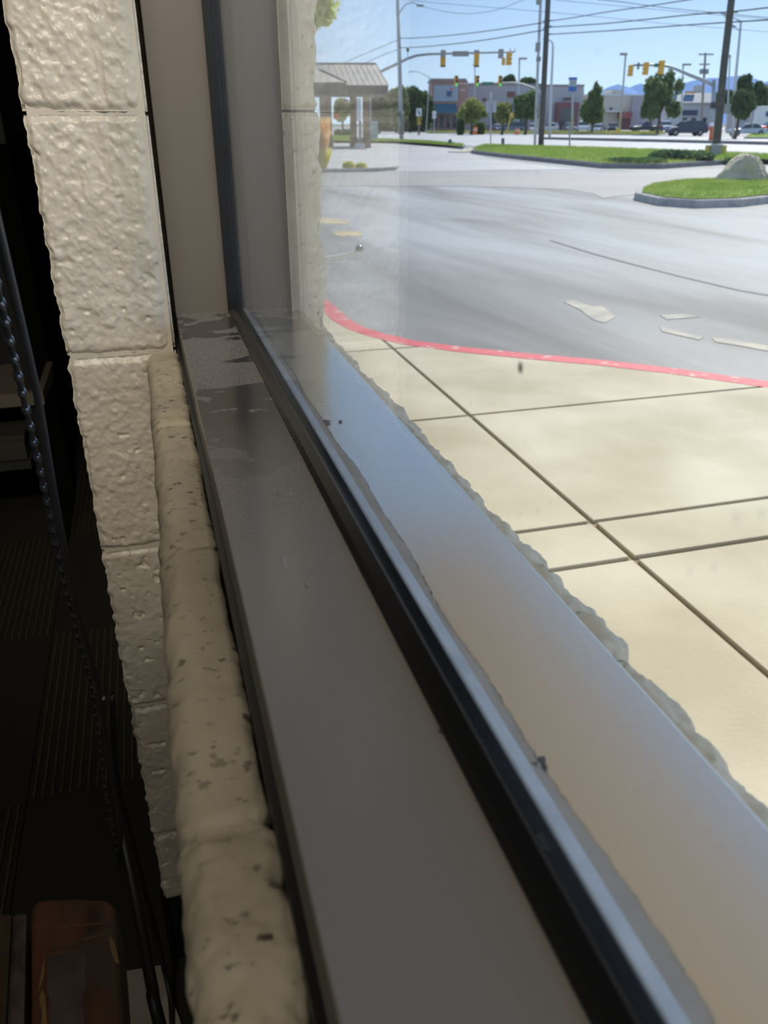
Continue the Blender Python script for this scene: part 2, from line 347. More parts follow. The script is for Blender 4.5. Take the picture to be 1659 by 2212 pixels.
M_wood = mat('creosoted_pole', (0.085, 0.075, 0.065), 0.85, var=0.2, vscale=3)
M_galv = mat('galvanised_steel', (0.33, 0.36, 0.37), 0.5, metal=0.35, var=0.06, vscale=2)
M_galvl = mat('pale_grey_steel', (0.50, 0.52, 0.53), 0.5, metal=0.2)
M_dkgr = mat('dark_grey_green_steel', (0.10, 0.13, 0.13), 0.55)
M_sigy = mat('signal_yellow', (0.72, 0.38, 0.03), 0.5)
M_sigb = mat('signal_black', (0.03, 0.03, 0.03), 0.6)
M_siggr = mat('signal_back_grey', (0.33, 0.31, 0.30), 0.6)
M_grlit = mat('green_signal_lens', (0.05, 0.6, 0.25), 0.3, emit=(0.06, 0.95, 0.35), es=0.9)
M_lensd = mat('dark_signal_lens', (0.04, 0.02, 0.02), 0.3)
M_signg = mat('street_sign_green', (0.02, 0.22, 0.14), 0.5)
M_white = mat('white_paint', (0.78, 0.78, 0.77), 0.5)
M_black = mat('black_plastic', (0.012, 0.012, 0.014), 0.5)
M_wire = mat('cable_black', (0.05, 0.055, 0.06), 0.6)
M_line = mat('worn_road_paint', (0.48, 0.43, 0.33), 0.7, col2=(0.30, 0.285, 0.25), vscale=5.0)
M_liney = mat('worn_yellow_paint', (0.58, 0.43, 0.20), 0.7, col2=(0.36, 0.31, 0.22), vscale=4.0)
M_win = mat('dark_window_glass', (0.03, 0.04, 0.05), 0.08, spec=0.8)
M_tyre = mat('tyre', (0.012, 0.012, 0.012), 0.85)
M_hub = mat('wheel_hub', (0.25, 0.25, 0.26), 0.35, metal=0.7)
M_bark = mat('bark', (0.10, 0.075, 0.05), 0.9, var=0.3, vscale=6)
def leafy(m, fac=0.45):
    n = m.node_tree; b = n.nodes['Principled BSDF']; t = n.nodes.new('ShaderNodeBsdfTranslucent'); mx = n.nodes.new('ShaderNodeMixShader'); mx.inputs[0].default_value = fac
    if b.inputs['Base Color'].is_linked: n.links.new(b.inputs['Base Color'].links[0].from_socket, t.inputs[0])
    else: t.inputs[0].default_value = b.inputs['Base Color'].default_value
    n.links.new(b.outputs[0], mx.inputs[1]); n.links.new(t.outputs[0], mx.inputs[2]); n.links.new(mx.outputs[0], n.nodes['Material Output'].inputs[0]); return m
def leafmat(name, c, c2): return leafy(mat(name, c, 0.65, col2=c2, vscale=1.1))
leafy(M_blade); leafy(M_farg, 0.2)
L_dark = leafmat('leaf_dark', (0.045, 0.09, 0.03), (0.11, 0.18, 0.06))
L_mid = leafmat('leaf_mid', (0.075, 0.15, 0.04), (0.20, 0.28, 0.08))
L_yel = leafmat('leaf_yellow_green', (0.22, 0.27, 0.06), (0.40, 0.41, 0.12))
L_bright = leafy(mat('leaf_bright', (0.50, 0.62, 0.14), 0.6, col2=(0.85, 0.72, 0.16), vscale=1.5), 0.6)

# ------------------------------------------------------------------ THE WINDOW WALL
ZS = -0.162           # ledge level of the aluminium sill
XI, XO = 0.018, 0.1345
YJ = 0.772            # face of the far jamb section
wall = struct('wall_right')
core = MB(False)
core.box(-0.004, 0.150, -3.0, 0.775, -1.29, -0.206)                 # wall below the window
core.box(-0.004, 0.150, 0.80, 3.6, -1.29, 1.62)                      # beyond the jamb
core.box(-0.004, 0.150, -3.0, 0.80, 1.26, 1.62)                      # over the head
core.box(-0.004, 0.150, -3.0, -1.45, -0.206, 1.26)                   # behind the camera
core.box(-0.068, -0.004, 0.765, 1.15, -1.02, 1.62)                   # pier core
core.box(-0.02, 0.17, -3.0, 3.6, 1.62, 2.4)
core.build('wall_core', M_mortar, wall)

def grid_faces(nu, nv):
    i = np.arange(nu - 1)[:, None] * nv + np.arange(nv - 1)[None, :]
    i = i.ravel(); return np.stack([i, i + nv, i + nv + 1, i + 1], 1)

def pier_block(x0, x1, z0, z1, yf, seed, depth=0.06):
    """front patch in (x,z), bumpy orange-peel face rounded into the joints, with sides going back"""
    st = 0.00115
    nu = int((x1 - x0) / st) + 1; nv = int((z1 - z0) / st) + 1
    X, Z = np.meshgrid(np.linspace(x0, x1, nu), np.linspace(z0, z1, nv), indexing='ij')
    peel = fbm(X * 210, Z * 170 + seed, np.full_like(X, seed * 1.7), 3)
    big = fbm(X * 34 + seed, Z * 34, np.full_like(X, 5.2), 3)
    pit = np.clip(fbm(X * 120, Z * 120, np.full_like(X, 31.0 + seed), 2) - 0.62, 0, 1)
    ex = np.minimum(X - x0, x1 - X); ez = np.minimum(Z - z0, z1 - Z)
    el = X - x0
    wob = 0.0015 * vnoise(X * 90, Z * 90, np.full_like(X, 3.3 + seed))
    edge = 0.0030 * (1 - sstep(0.0, 0.006, ez + wob)) + 0.010 * (1 - sstep(-0.002, 0.016, x1 - X)) ** 2.2 + 0.004 * (1 - sstep(0.0, 0.005, el + wob))
    amp = 1.0 if z1 > -0.2 else 0.55
    Y = yf + edge - 0.00115 * amp * np.clip(peel, -0.55, 1.3) - 0.0009 * amp * big + 0.006 * pit
    # ragged arris on the room side
    Xd = X + np.where(el < 0.004, 0.0016 * fbm(X * 10, Z * 120, np.full_like(X, seed + 9.0), 3), 0)
    V = np.stack([Xd, Y, Z], -1).reshape(-1, 3)
    Fq = grid_faces(nu, nv)[:, ::-1]
    idx = np.arange(nu * nv).reshape(nu, nv)
    ring = np.concatenate([idx[:, 0], idx[-1, 1:], idx[-2::-1, -1], idx[0, -2:0:-1]])
    B = V[ring].copy(); B[:, 1] = yf + depth
    k = len(V); r2 = np.arange(len(ring)) + k
    side = np.stack([ring, np.roll(ring, -1), np.roll(r2, -1), r2], 1)
    me = npmesh('concrete_block', np.concatenate([V, B]), np.concatenate([Fq, side[:, ::-1]]))
    return me
YP = 0.745
zj = [-0.899, -0.785, -0.587, -0.388, -0.190, 0.0055, 0.204, 0.403]
for k in range(len(zj) - 1):
    g = 0.0014
    me = pier_block(-0.0812, 0.0138, zj[k] + g, zj[k + 1] - g, YP, 3.1 * k + 1)
    link('concrete_block', me, M_pier, wall, True)
mb = MB(False); mb.box(-0.0785, 0.0115, YP + 0.0030, 0.80, -0.899, 0.45); mb.build('mortar_bed', M_pier, wall)

def swept_block(prof, y0, y1, amp, seed, name, m, st=0.0015, edge=0.0035, fine=1.0, lump=0.0, cap=None):
    """profile (x,z) swept along y, displaced along its normals"""
    P = np.array(prof, float); seg = np.hypot(*np.diff(P, axis=0).T); s = np.concatenate([[0], np.cumsum(seg)])
    n = int(s[-1] / st) + 1; t = np.linspace(0, s[-1], n)
    PX, PZ = np.interp(t, s, P[:, 0]), np.interp(t, s, P[:, 1])
    tx, tz = np.gradient(PX), np.gradient(PZ)
    for _ in range(6):
        tx[1:-1] = (tx[:-2] + tx[1:-1] * 2 + tx[2:]) / 4; tz[1:-1] = (tz[:-2] + tz[1:-1] * 2 + tz[2:]) / 4
    l = np.hypot(tx, tz); nx, nz = -tz / l, tx / l
    m_ = int((y1 - y0) / st) + 1; Y = np.linspace(y0, y1, m_)
    A, T = np.meshgrid(Y, t, indexing='ij')
    X0 = np.broadcast_to(PX, A.shape); Z0 = np.broadcast_to(PZ, A.shape)
    f = fbm(X0 * 140, A * 110, Z0 * 140 + seed, 3); b = fbm(X0 * 40 + seed, A * 34, Z0 * 40, 3)
    ed = np.minimum(A - y0, y1 - A)
    d = amp * (0.45 * f * fine + 0.8 * b) - edge * (1 - sstep(0, 0.006, ed))
    if lump: d = d + lump * np.clip(fbm(X0 * 22, A * 22 + seed, Z0 * 22, 2), -0.2, 1)
    V = np.stack([X0 + nx * d, A, Z0 + nz * d], -1).reshape(-1, 3)
    Fq = grid_faces(m_, n)
    me = npmesh(name, V, Fq)
    return link(name, me, m, wall, True)
# inner stone sill: narrow rounded ledge between room and window section
zt = -0.1885
arc = [(-0.013 + 0.010 - 0.010 * math.cos(a) , zt - 0.010 + 0.010 * math.sin(a)) for a in np.linspace(0.1, math.pi / 2, 7)]
profS = [(-0.013, -0.28), (-0.013, zt - 0.012)] + arc + [(0.006, zt), (0.0125, zt - 0.0005), (0.0150, zt - 0.003), (0.0155, zt - 0.016)]
yj = [YP - 0.001, 0.541, 0.357, 0.178, -0.02, -0.22, -0.42, -0.62]
for k in range(len(yj) - 1):
    y1, y0 = yj[k], yj[k + 1]
    lump = 0.0036 if y1 < 0.2 else 0.0010
    swept_block(profS, y0 + 0.0006, y1 - 0.0006, 0.0012 + 0.0012 * (y1 < 0.2), 5.0 + k * 7.7, 'sill_block', M_sillb, st=0.0012, lump=lump, edge=0.0022)
mb = MB(False); mb.box(-0.0085, 0.0135, -1.2, YP, -0.30, zt - 0.0024); mb.build('mortar_bed', M_sillb, wall, bevel=0.004)
mb = MB(False); mb.box(0.0152, 0.0179, -1.2, YJ, -0.30, -0.1835); mb.build('gap_shade_strip', M_rub, wall)  # black strip standing in for the shaded gap beside the frame

# outer split-face course under the window and the jamb return
profO = [(0.118, -0.1845), (0.140, -0.1830), (0.155, -0.1835), (0.163, -0.190), (0.1655, -0.205), (0.166, -0.30)]
yo = [0.775, 0.62, 0.42, 0.215, 0.012, -0.19, -0.40]
for k in range(len(yo) - 1):
    swept_block(profO, yo[k + 1] + 0.0008, yo[k] - 0.0008, 0.0030, 40 + 3.3 * k, 'split_face_block', M_split, st=0.0011, edge=0.003, fine=1.5, lump=0.002)
def jamb_block(z0, z1, seed):
    st = 0.0014
    prof = [(0.125, 0.7570), (0.146, 0.7560), (0.1545, 0.7575), (0.1575, 0.764), (0.159, 0.80), (0.160, 0.92)]
    P = np.array(prof); seg = np.hypot(*np.diff(P, axis=0).T); s = np.concatenate([[0], np.cumsum(seg)])
    n = int(s[-1] / st) + 1; t = np.linspace(0, s[-1], n); PX, PY = np.interp(t, s, P[:, 0]), np.interp(t, s, P[:, 1])
    tx, ty = np.gradient(PX), np.gradient(PY)
    for _ in range(4):
        tx[1:-1] = (tx[:-2] + tx[1:-1] * 2 + tx[2:]) / 4; ty[1:-1] = (ty[:-2] + ty[1:-1] * 2 + ty[2:]) / 4
    l = np.hypot(tx, ty); nx, ny = ty / l, -tx / l
    Zs = np.linspace(z0, z1, int((z1 - z0) / st) + 1); A, T = np.meshgrid(Zs, t, indexing='ij')
    X0 = np.broadcast_to(PX, A.shape); Y0 = np.broadcast_to(PY, A.shape)
    rough = sstep(0.022, 0.036, T)
    f = fbm(X0 * 150, A * 130, Y0 * 150 + seed, 3); b = fbm(X0 * 45 + seed, A * 45, Y0 * 45, 3)
    d = 0.0008 * f + 0.0009 * b + rough * (0.0028 * b + 0.0012 * f) - 0.0022 * (1 - sstep(0, 0.005, np.minimum(A - z0, z1 - A)))
    V = np.stack([X0 + nx * d, Y0 + ny * d, A], -1).reshape(-1, 3)
    return link('split_face_block', npmesh('split_face_block', V, grid_faces(len(Zs), n)[:, ::-1]), M_split, wall, True)
for k in range(4):
    z0 = -0.190 + 0.1975 * k
    jamb_block(z0 + 0.001, z0 + 0.1965, 70 + 4.1 * k)
mb = MB(False); mb.box(0.128, 0.1545, 0.761, 0.90, -0.30, 0.62); mb.build('mortar_bed', M_mortar, wall)

# ------------------------------------------------------------------ THE WINDOW
win = struct('window_1')
YN = -1.42            # near jamb behind the camera
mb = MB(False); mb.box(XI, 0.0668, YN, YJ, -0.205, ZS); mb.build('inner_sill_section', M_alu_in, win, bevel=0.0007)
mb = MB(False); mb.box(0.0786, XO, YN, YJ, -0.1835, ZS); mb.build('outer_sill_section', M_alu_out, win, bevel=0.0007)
mb = MB(False); mb.box(0.0668, 0.0786, YN, YJ, -0.205, ZS - 0.004); mb.build('glazing_pocket', M_rub, win)
for (a, b_, nm) in ((XI, 0.0668, 'inner_jamb_section'), (0.0786, XO, 'outer_jamb_section')):
    mb = MB(False); mb.box(a, b_, YJ, 0.815, -0.206, 1.25); mb.build(nm, M_alu, win, bevel=0.0007)
mb = MB(False); mb.box(0.0668, 0.0786, YJ + 0.004, 0.815, -0.206, 1.25); mb.build('glazing_pocket', M_rub, win)
mb = MB(False); mb.box(XI, XO, YN - 0.045, YN, -0.206, 1.25); mb.build('jamb_section', M_alu, win)
mb = MB(False); mb.box(XI, XO, YN, YJ, 1.20, 1.25); mb.build('head_section', M_alu, win)
def strip(prof, y0, y1, name, m):
    mb = MB(False); n = len(prof)
    mb.add([(x, y0, z) for x, z in prof] + [(x, y1, z) for x, z in prof],
           [(i, (i + 1) % n, n + (i + 1) % n, n + i) for i in range(n)] + [tuple(range(n)), tuple(range(n, 2 * n))[::-1]])
    return mb.build(name, m, win)
strip([(0.0664, ZS - 0.003), (0.0664, ZS + 0.0006), (0.0680, ZS + 0.0035), (0.0722, ZS + 0.0062), (0.0733, ZS + 0.0062), (0.0733, ZS - 0.003)], YN, YJ - 0.0005, 'inner_gasket', M_rub)
strip([(0.0777, ZS - 0.003), (0.0777, ZS + 0.0060), (0.0786, ZS + 0.0052), (0.0787, ZS - 0.003)], YN, YJ - 0.0005, 'outer_gasket', M_rub)
strip([(0.0787, ZS - 0.002), (0.0787, ZS + 0.0034), (0.0800, ZS + 0.0038), (0.0838, ZS + 0.0026), (0.0850, ZS + 0.0012), (0.0852, ZS - 0.0005)], YN, YJ - 0.006, 'glazing_bead', M_bead)
# vertical gaskets at the far jamb
mb = MB(False); mb.box(0.0664, 0.0733, YJ - 0.0050, YJ + 0.004, ZS, 1.2); mb.build('inner_jamb_gasket', M_rub, win)
mb = MB(False); mb.box(0.0777, 0.0822, YJ - 0.0040, YJ + 0.004, ZS, 1.2); mb.build('outer_jamb_gasket', M_rub, win)
mb = MB(False); mb.box(0.0734, 0.0776, YN + 0.001, YJ + 0.003, ZS - 0.003, 1.205); mb.build('glass_pane', M_glass, win)
# old sealant smeared thinly along the bead, with a ragged outer edge
rnd = random.Random(4); vs = []; N = 420
for i in range(N + 1):
    y = -0.25 + i * (YJ - 0.01 + 0.25) / N
    xr = 0.0893 + 0.0011 * math.sin(y * 23) + 0.0006 * math.sin(y * 71 + 1) + rnd.uniform(-0.00035, 0.00035) - 0.003 * max(0, (y - 0.5) / 0.27)
    for x, z in ((0.0846, ZS + 0.0002), (0.0848, ZS + 0.0011), (xr - 0.0006, ZS + 0.0010), (xr, ZS + 0.0001)): vs.append((x, y, z))
mb = MB(False); mb.add(vs, [(i * 4 + k, i * 4 + k + 1, i * 4 + k + 5, i * 4 + k + 4) for i in range(N) for k in range(3)]); mb.build('sealant_smear', M_smear, win)
mb = MB(False); E_ = [vs[i * 4 + 3] for i in range(N + 1)]; ev = []
for x, y, z in E_: q = 0.00022 * (0.6 + 0.9 * rnd.random()); ev += [(x - q, y, ZS + 0.0012), (x + q, y, ZS + 0.00025)]
mb.add(ev, [(2 * i, 2 * i + 1, 2 * i + 3, 2 * i + 2) for i in range(N)]); mb.build('sealant_edge_grime', mat('edge_grime', (0.20, 0.18, 0.15), 0.9), win)
# dried splash on the pane, white scratches and small dirt lumps
def splat(y, z, r, seed, name, m, x=0.0729, asp=1.35, lean=0.0):
    rnd = random.Random(seed); n = 18; vs = [(x, y, z)]; 
    for k in range(n):
        a = 2 * math.pi * k / n; q = r * rnd.uniform(0.72, 1.05)
        vs.append((x + 0.0002, y + q * math.cos(a) + lean * q * math.sin(a), z + q * asp * math.sin(a)))
    mb = MB(False); mb.add(vs, [(0, 1 + k, 1 + (k + 1) % n) for k in range(n)]); mb.build(name, m, win)
M_dirt = mat('dried_dirt', (0.06, 0.055, 0.05), 0.9)
M_chalk = mat('chalky_scratch', (0.42, 0.44, 0.46), 0.8)
splat(0.1506, -0.0470, 0.0011, 3, 'dirt_spot', M_dirt)
for k, (u, v, hgt, wd) in enumerate([(598, 652, 0.0085, 0.0010), (604, 655, 0.006, 0.0007), (515, 545, 0.004, 0.0006), (641, 600, 0.002, 0.0006), (627, 506, 0.0015, 0.0006)]):
    r = wray(u, v); t = 0.0734 / r[0]; y, z = r[1] * t, r[2] * t
    rnd = random.Random(k); mb = MB(False); n = 7
    for q in range(n):
        zz = z + hgt * (q / (n - 1) - 0.5); hw = wd * (0.3 + rnd.random()) * (1 - abs(q / (n - 1) - 0.5) * 1.2)
        mb.v += [(0.0729, y - hw, zz), (0.0729, y + hw, zz)]
    mb.f = [(2 * q, 2 * q + 1, 2 * q + 3, 2 * q + 2) for q in range(n - 1)]; mb.build('scratch_mark', M_chalk, win)
for k, (u, v, ln, wd) in enumerate([(592, 1062, 0.008, 0.0004), (604, 1070, 0.007, 0.0003), (628, 1070, 0.004, 0.0004), (614, 1215, 0.010, 0.0006), (663, 1265, 0.004, 0.0003)]):
    p = onz(u, v, ZS); mb = MB(False); mb.blob((p[0], p[1], ZS + 0.0001), (wd, ln / 2, 0.0005), seed=k, amp=0.5, nu=10, nv=6, flat=0); mb.build('scratch_mark', M_chalk, win)
for k, (u, v, r) in enumerate([(955, 1583, 0.0008), (1185, 1822, 0.0022), (1165, 1652, 0.0018), (705, 914, 0.0022), (1165, 1665, 0.0012), (735, 912, 0.001)]):
    p = onz(u, v, ZS); mb = MB(False); mb.blob((p[0], p[1], ZS + 0.0005), (r, r * 1.3, r * 0.4), seed=k + 20, amp=0.7, nu=12, nv=7); mb.build('dirt_lump', M_dirt, win)

# ------------------------------------------------------------------ THE ROOM
ZF = -1.02
M_carp = mat('carpet_plain', (0.022, 0.019, 0.013), 0.95, var=0.3, vscale=300, bump=0.4, bscale=500, bdist=0.002)
M_carpr = mat('carpet_rib', (0.060, 0.047, 0.028), 0.95, var=0.3, vscale=200)
fl = struct('floor')
mb = MB(False); mb.box(-4.2, -0.004, -3.0, 3.6, ZF - 0.12, ZF - 0.006); mb.build('floor_slab', M_dark, fl)
for i in range(-3, 2):
    for j in range(-3, 6):
        x0 = -0.305 + 0.5 * i; y0 = 1.10 + 0.5 * j; x1, y1 = x0 + 0.498, y0 + 0.498
        x1 = min(x1, -0.006)
        if x1 - x0 < 0.05: continue
        mb = MB(False); mb.box(x0, x1, y0, min(y1, 3.59), ZF - 0.006, ZF); t = mb.build('carpet_tile', M_carp, fl)
        if (i + j) % 2 == 0:
            rb = MB(False); x = x0 + 0.008
            while x < x1 - 0.008:
                rb.box(x, x + 0.0038, y0 + 0.003, min(y1, 3.59) - 0.003, ZF, ZF + 0.0035); x += 0.0145
            r = rb.build('carpet_rib', M_carpr, t); r['kind'] = 'stuff'
mb = MB(False); mb.box(-0.0795, 0.012, YP + 0.004, YP + 0.012, ZF, -0.899); mb.box(-0.0855, -0.0775, YP + 0.004, 1.2, ZF, -0.899)
tag(mb.build('baseboard_right', mat('black_vinyl_base', (0.010, 0.010, 0.011), 0.45)), kind='structure')
def sbox(name, a, m): 
    mb = MB(False); mb.box(*a); return tag(mb.build(name, m), kind='structure')
sbox('ceiling', (-4.2, -0.02, -3.0, 3.6, 1.62, 1.72), M_ceil)
sbox('wall_left', (-4.3, -4.2, -3.0, 3.6, ZF - 0.12, 1.72), M_dark)
sbox('wall_front', (-4.3, -0.004, 3.6, 3.7, ZF - 0.12, 1.72), M_dark)
sbox('wall_back', (-4.3, 0.17, -3.1, -3.0, ZF - 0.27, 1.72), M_dark)
# fitting built out of view around the added fill light
cl = thing('fill_ceiling_light', 'white rectangular fill light added out of view on the dark ceiling above the armchair', 'lamp', (-0.75, -1.0, 1.62), out=False)
mb = MB(False); mb.box(-1.07, -0.43, -1.62, -0.38, 1.57, 1.62); mb.build('housing', M_white, cl)
mb = MB(False); mb.box(-1.04, -0.46, -1.59, -0.41, 1.562, 1.57); mb.build('diffuser', mat('light_diffuser', (0.9, 0.9, 0.88), 0.5, emit=(1, 0.93, 0.82), es=3.0), cl)

sl = thing('fill_spotlight', 'small black spotlight added out of view on a ceiling stem to brighten the pier', 'lamp', (-0.16, -0.66, 1.62), out=False)  # body for the added pier spot, behind the camera
mb = MB(False); mb.tube([(-0.16, -0.66, 1.62), (-0.16, -0.66, 1.10)], 0.008, 8); mb.build('stem', M_black, sl)
mb = MB(False); mb.tube([(-0.175, -0.80, 1.12), (-0.161, -0.645, 1.015)], [0.045, 0.06], 14, cap=False); mb.build('shade', M_black, sl)

# dim furniture along the far dark side
M_shelf = mat('black_stained_wood', (0.012, 0.011, 0.010), 0.6)
sh = thing('shelf_unit', 'black open shelf unit standing in the dark corner behind the bead chain', 'shelf', (-1.0, 2.2, ZF), out=False)
a = ony(94, 858, 2.0)
mb = MB(False); mb.box(-1.7, -0.30, 2.30, 2.33, ZF, 0.4); mb.build('back_panel', M_shelf, sh)
for x in (-1.7, -0.325):
    mb = MB(False); mb.box(x, x + 0.025, 2.02, 2.30, ZF, -0.05); mb.build('side_panel', M_shelf, sh)
for (v0, v1, u1, nm, m) in ((846, 874, 92, 'shelf', mat('pale_shelf_edge', (0.17, 0.15, 0.11), 0.7)), (996, 1012, 66, 'shelf', mat('dark_shelf_edge', (0.035, 0.033, 0.032), 0.7)), (1366, 1384, 152, 'bottom_rail', mat('dim_rail', (0.06, 0.055, 0.05), 0.6))):
    p0 = ony(u1, v0, 2.0); p1 = ony(u1, v1, 2.0)
    mb = MB(False); mb.box(-1.68, p0[0], 2.0, 2.28 if nm == 'shelf' else 2.03, p1[2], p0[2]); mb.build(nm, m, sh)
p0 = ony(48, 942, 2.0); p1 = ony(50, 995, 2.0)
bx = thing('box', 'low dark brown box sitting on the second shelf of the dark shelf unit', 'box', (-0.6, 2.1, p1[2]), out=False)
mb = MB(False); mb.box(-0.85, p0[0], 2.01, 2.22, p1[2], p0[2] - 0.012); mb.build('carton', mat('brown_card', (0.05, 0.045, 0.038), 0.8), bx)
mb = MB(False); mb.box(-0.853, p0[0] + 0.003, 2.007, 2.223, p0[2] - 0.012, p0[2]); mb.build('lid', mat('brown_card', (0.05, 0.045, 0.038)), bx)

# sheets of paper on the carpet by the pier
M_paper = mat('grey_paper', (0.30, 0.27, 0.22), 0.8, var=0.06, vscale=10)
for k, (q, lab) in enumerate([([(268, 2098), (347, 2085), (420, 2330), (270, 2330)], 'pale grey sheet of paper lying on the dark carpet under the black cable'),
                              ([(362, 2135), (388, 2200), (420, 2330), (318, 2330), (330, 2212)], 'smaller folded paper scrap lying over the sheet beside the black baseboard')]):
    mb = MB(False); z = ZF + 0.0045 + 0.0012 * k; poly = [onz(u, v, z) for u, v in q]; mb.prism(poly, (0, 0, -0.0008))
    o = mb.build('paper_sheet', M_paper if k == 0 else mat('light_paper', (0.42, 0.38, 0.30), 0.8), None, loc=(poly[0][0], poly[0][1], ZF)); tag(o, lab, 'paper')

# black cables dropping along the pier to the floor
def cable(pts, r, lab):
    mb = MB(False); P = [Vector(p) for p in pts]; out = []
    for i in range(len(P) - 1):
        p0, p1, p2, p3 = P[max(i - 1, 0)], P[i], P[i + 1], P[min(i + 2, len(P) - 1)]
        for k in range(8):
            t = k / 8; out.append(0.5 * ((2 * p1) + (p2 - p0) * t + (2 * p0 - 5 * p1 + 4 * p2 - p3) * t * t + (3 * p1 - p0 - 3 * p2 + p3) * t ** 3))
    out.append(P[-1]); mb.tube(out, r, 10); o = mb.build('power_cable', M_black, None, True, loc=tuple(P[-1])); tag(o, lab, 'cable')
cable([ony(262, 1790, 0.62), ony(285, 1900, 0.58), ony(308, 2020, 0.53), ony(330, 2140, 0.475), ony(352, 2240, 0.43), (-0.03, 0.30, -1.010), (-0.06, 0.1, -1.012)], 0.0052, 'thick black cable hanging in front of the pale paper on the floor')
cable([ony(243, 1500, 0.72), ony(256, 1690, 0.72), ony(290, 1820, 0.72), ony(318, 1940, 0.72), ony(352, 2080, 0.715), (-0.088, 0.66, -1.012), (-0.10, 0.5, -1.013)], 0.0034, 'thin black cable running down beside the pier to the carpet')

# beaded blind chain close to the lens
ch = thing('blind_chain', 'black beaded blind chain hanging close by the left edge of the window pier', 'chain', (-0.16, 0.42, 0.2), out=False)
def at_h(u, v, y): return ony(u, v, y)
left = [at_h(-75, 330, 0.30), at_h(-30, 520, 0.33), at_h(12, 700, 0.36), at_h(48, 850, 0.385), at_h(85, 1010, 0.41), at_h(112, 1140, 0.43), at_h(140, 1270, 0.45), at_h(168, 1380, 0.47), at_h(196, 1480, 0.485), at_h(210, 1570, 0.50), at_h(217, 1640, 0.51), at_h(228, 1720, 0.52), at_h(245, 1800, 0.53), at_h(258, 1870, 0.54)]
right = [at_h(-45, 330, 0.30), at_h(2, 520, 0.33), at_h(45, 700, 0.36), at_h(80, 850, 0.385), at_h(107, 1010, 0.41), at_h(130, 1140, 0.43), at_h(155, 1270, 0.45), at_h(184, 1380, 0.47), at_h(212, 1480, 0.485), at_h(226, 1570, 0.50), at_h(236, 1640, 0.51), at_h(250, 1720, 0.52), at_h(262, 1800, 0.53), at_h(258, 1870, 0.54)]
for q_ in (left, right): q_.insert(0, (q_[0][0] - 0.004, q_[0][1] - 0.006, 0.42))
M_chain = mat('dark_nickel_bead', (0.26, 0.29, 0.34), 0.16, metal=0.9)
M_cord = mat('dark_grey_cord', (0.045, 0.045, 0.047), 0.45, spec=0.7)
mb = MB(False); mb.tube([(left[0][0], left[0][1], 1.62)] + left, 0.0013, 8); mb.build('cord', M_cord, ch, True)
mb = MB(False); mb.tube([(right[0][0], right[0][1], 1.62)] + right, 0.0019, 8); mb.build('cord', M_cord, ch, True)
bb = MB(False); bb.blob(tuple(ch.location), (0.0021, 0.0021, 0.0031), amp=0, nu=12, nv=8); bead0 = None
L = [Vector(p) for p in left]; acc = 0.0; nextd = 0.0
for i in range(len(L) - 1):
    d = (L[i + 1] - L[i]).length
    while nextd <= acc + d:
        t = (nextd - acc) / d; p = L[i].lerp(L[i + 1], t)
        if bead0 is None: bead0 = bb.build('bead', M_chain, ch, True); o = bead0; o.location = (0, 0, 0)
        else: o = bead0.copy(); C.objects.link(o); o.parent = ch
        o.location = p - ch.location
        nextd += 0.0115
    acc += d
for k, (u, v, y) in enumerate([(193, 1410, 0.475), (222, 1508, 0.49)]):
    mb = MB(False); mb.blob(at_h(u, v, y), (0.0019, 0.0019, 0.0019), amp=0, nu=10, nv=6); mb.build('chain_connector', mat('clear_plastic_white', (0.5, 0.45, 0.42), 0.2), ch, True)

# worn wooden chair by the window: its arm end and back edge stick into the picture
M_wal = bpy.data.materials.new('worn_red_brown_wood'); M_wal.use_nodes = True
n = M_wal.node_tree; b = n.nodes['Principled BSDF']; tc = n.nodes.new('ShaderNodeTexCoord')
mp = n.nodes.new('ShaderNodeMapping'); mp.inputs['Scale'].default_value = (60, 14, 40); n.links.new(tc.outputs['Object'], mp.inputs[0])
no = n.nodes.new('ShaderNodeTexNoise'); no.inputs['Scale'].default_value = 1; no.inputs['Detail'].default_value = 6; n.links.new(mp.outputs[0], no.inputs[0])
cr = rampmix(n, no.outputs['Fac'], [(0.3, (0.030, 0.013, 0.007)), (0.55, (0.085, 0.036, 0.018)), (0.75, (0.12, 0.055, 0.027))])
n2 = n.nodes.new('ShaderNodeTexNoise'); n2.inputs['Scale'].default_value = 26; n2.inputs['Detail'].default_value = 5; n.links.new(tc.outputs['Object'], n2.inputs[0])
wr = rampmix(n, n2.outputs['Fac'], [(0.50, (0, 0, 0)), (0.55, (1, 1, 1))])
mx = n.nodes.new('ShaderNodeMix'); mx.data_type = 'RGBA'; n.links.new(wr.outputs[0], mx.inputs['Factor']); n.links.new(cr.outputs[0], mx.inputs['A']); mx.inputs['B'].default_value = (0.05, 0.032, 0.022, 1)
n.links.new(mx.outputs['Result'], b.inputs['Base Color']); b.inputs['Roughness'].default_value = 0.4
chair = thing('wooden_armchair', 'worn reddish-brown wooden armchair standing on the carpet under the window sill', 'chair', (-0.2, 0.1, ZF), out=False)
za = -0.40
e = [onz(u, v, za) for u, v in ((66, 2300), (66, 1960), (80, 1943), (160, 1938), (232, 1943), (250, 1962), (258, 2050), (268, 2200), (272, 2300))]
mb = MB(False); mb.prism(e, (0, 0, -0.035)); arm = mb.build('arm', M_wal, chair, bevel=0.004)
M_och = mat('bare_ochre_wood', (0.17, 0.10, 0.03), 0.7, var=0.2, vscale=50)
def patch(poly, m, name, z=za + 0.0004):
    mb = MB(False); mb.prism([onz(u, v, z) for u, v in poly], (0, 0, -0.0006)); mb.build(name, m, arm)
patch([(98, 2058), (94, 2110), (82, 2150), (84, 2130), (92, 2090)], M_och, 'worn_patch')
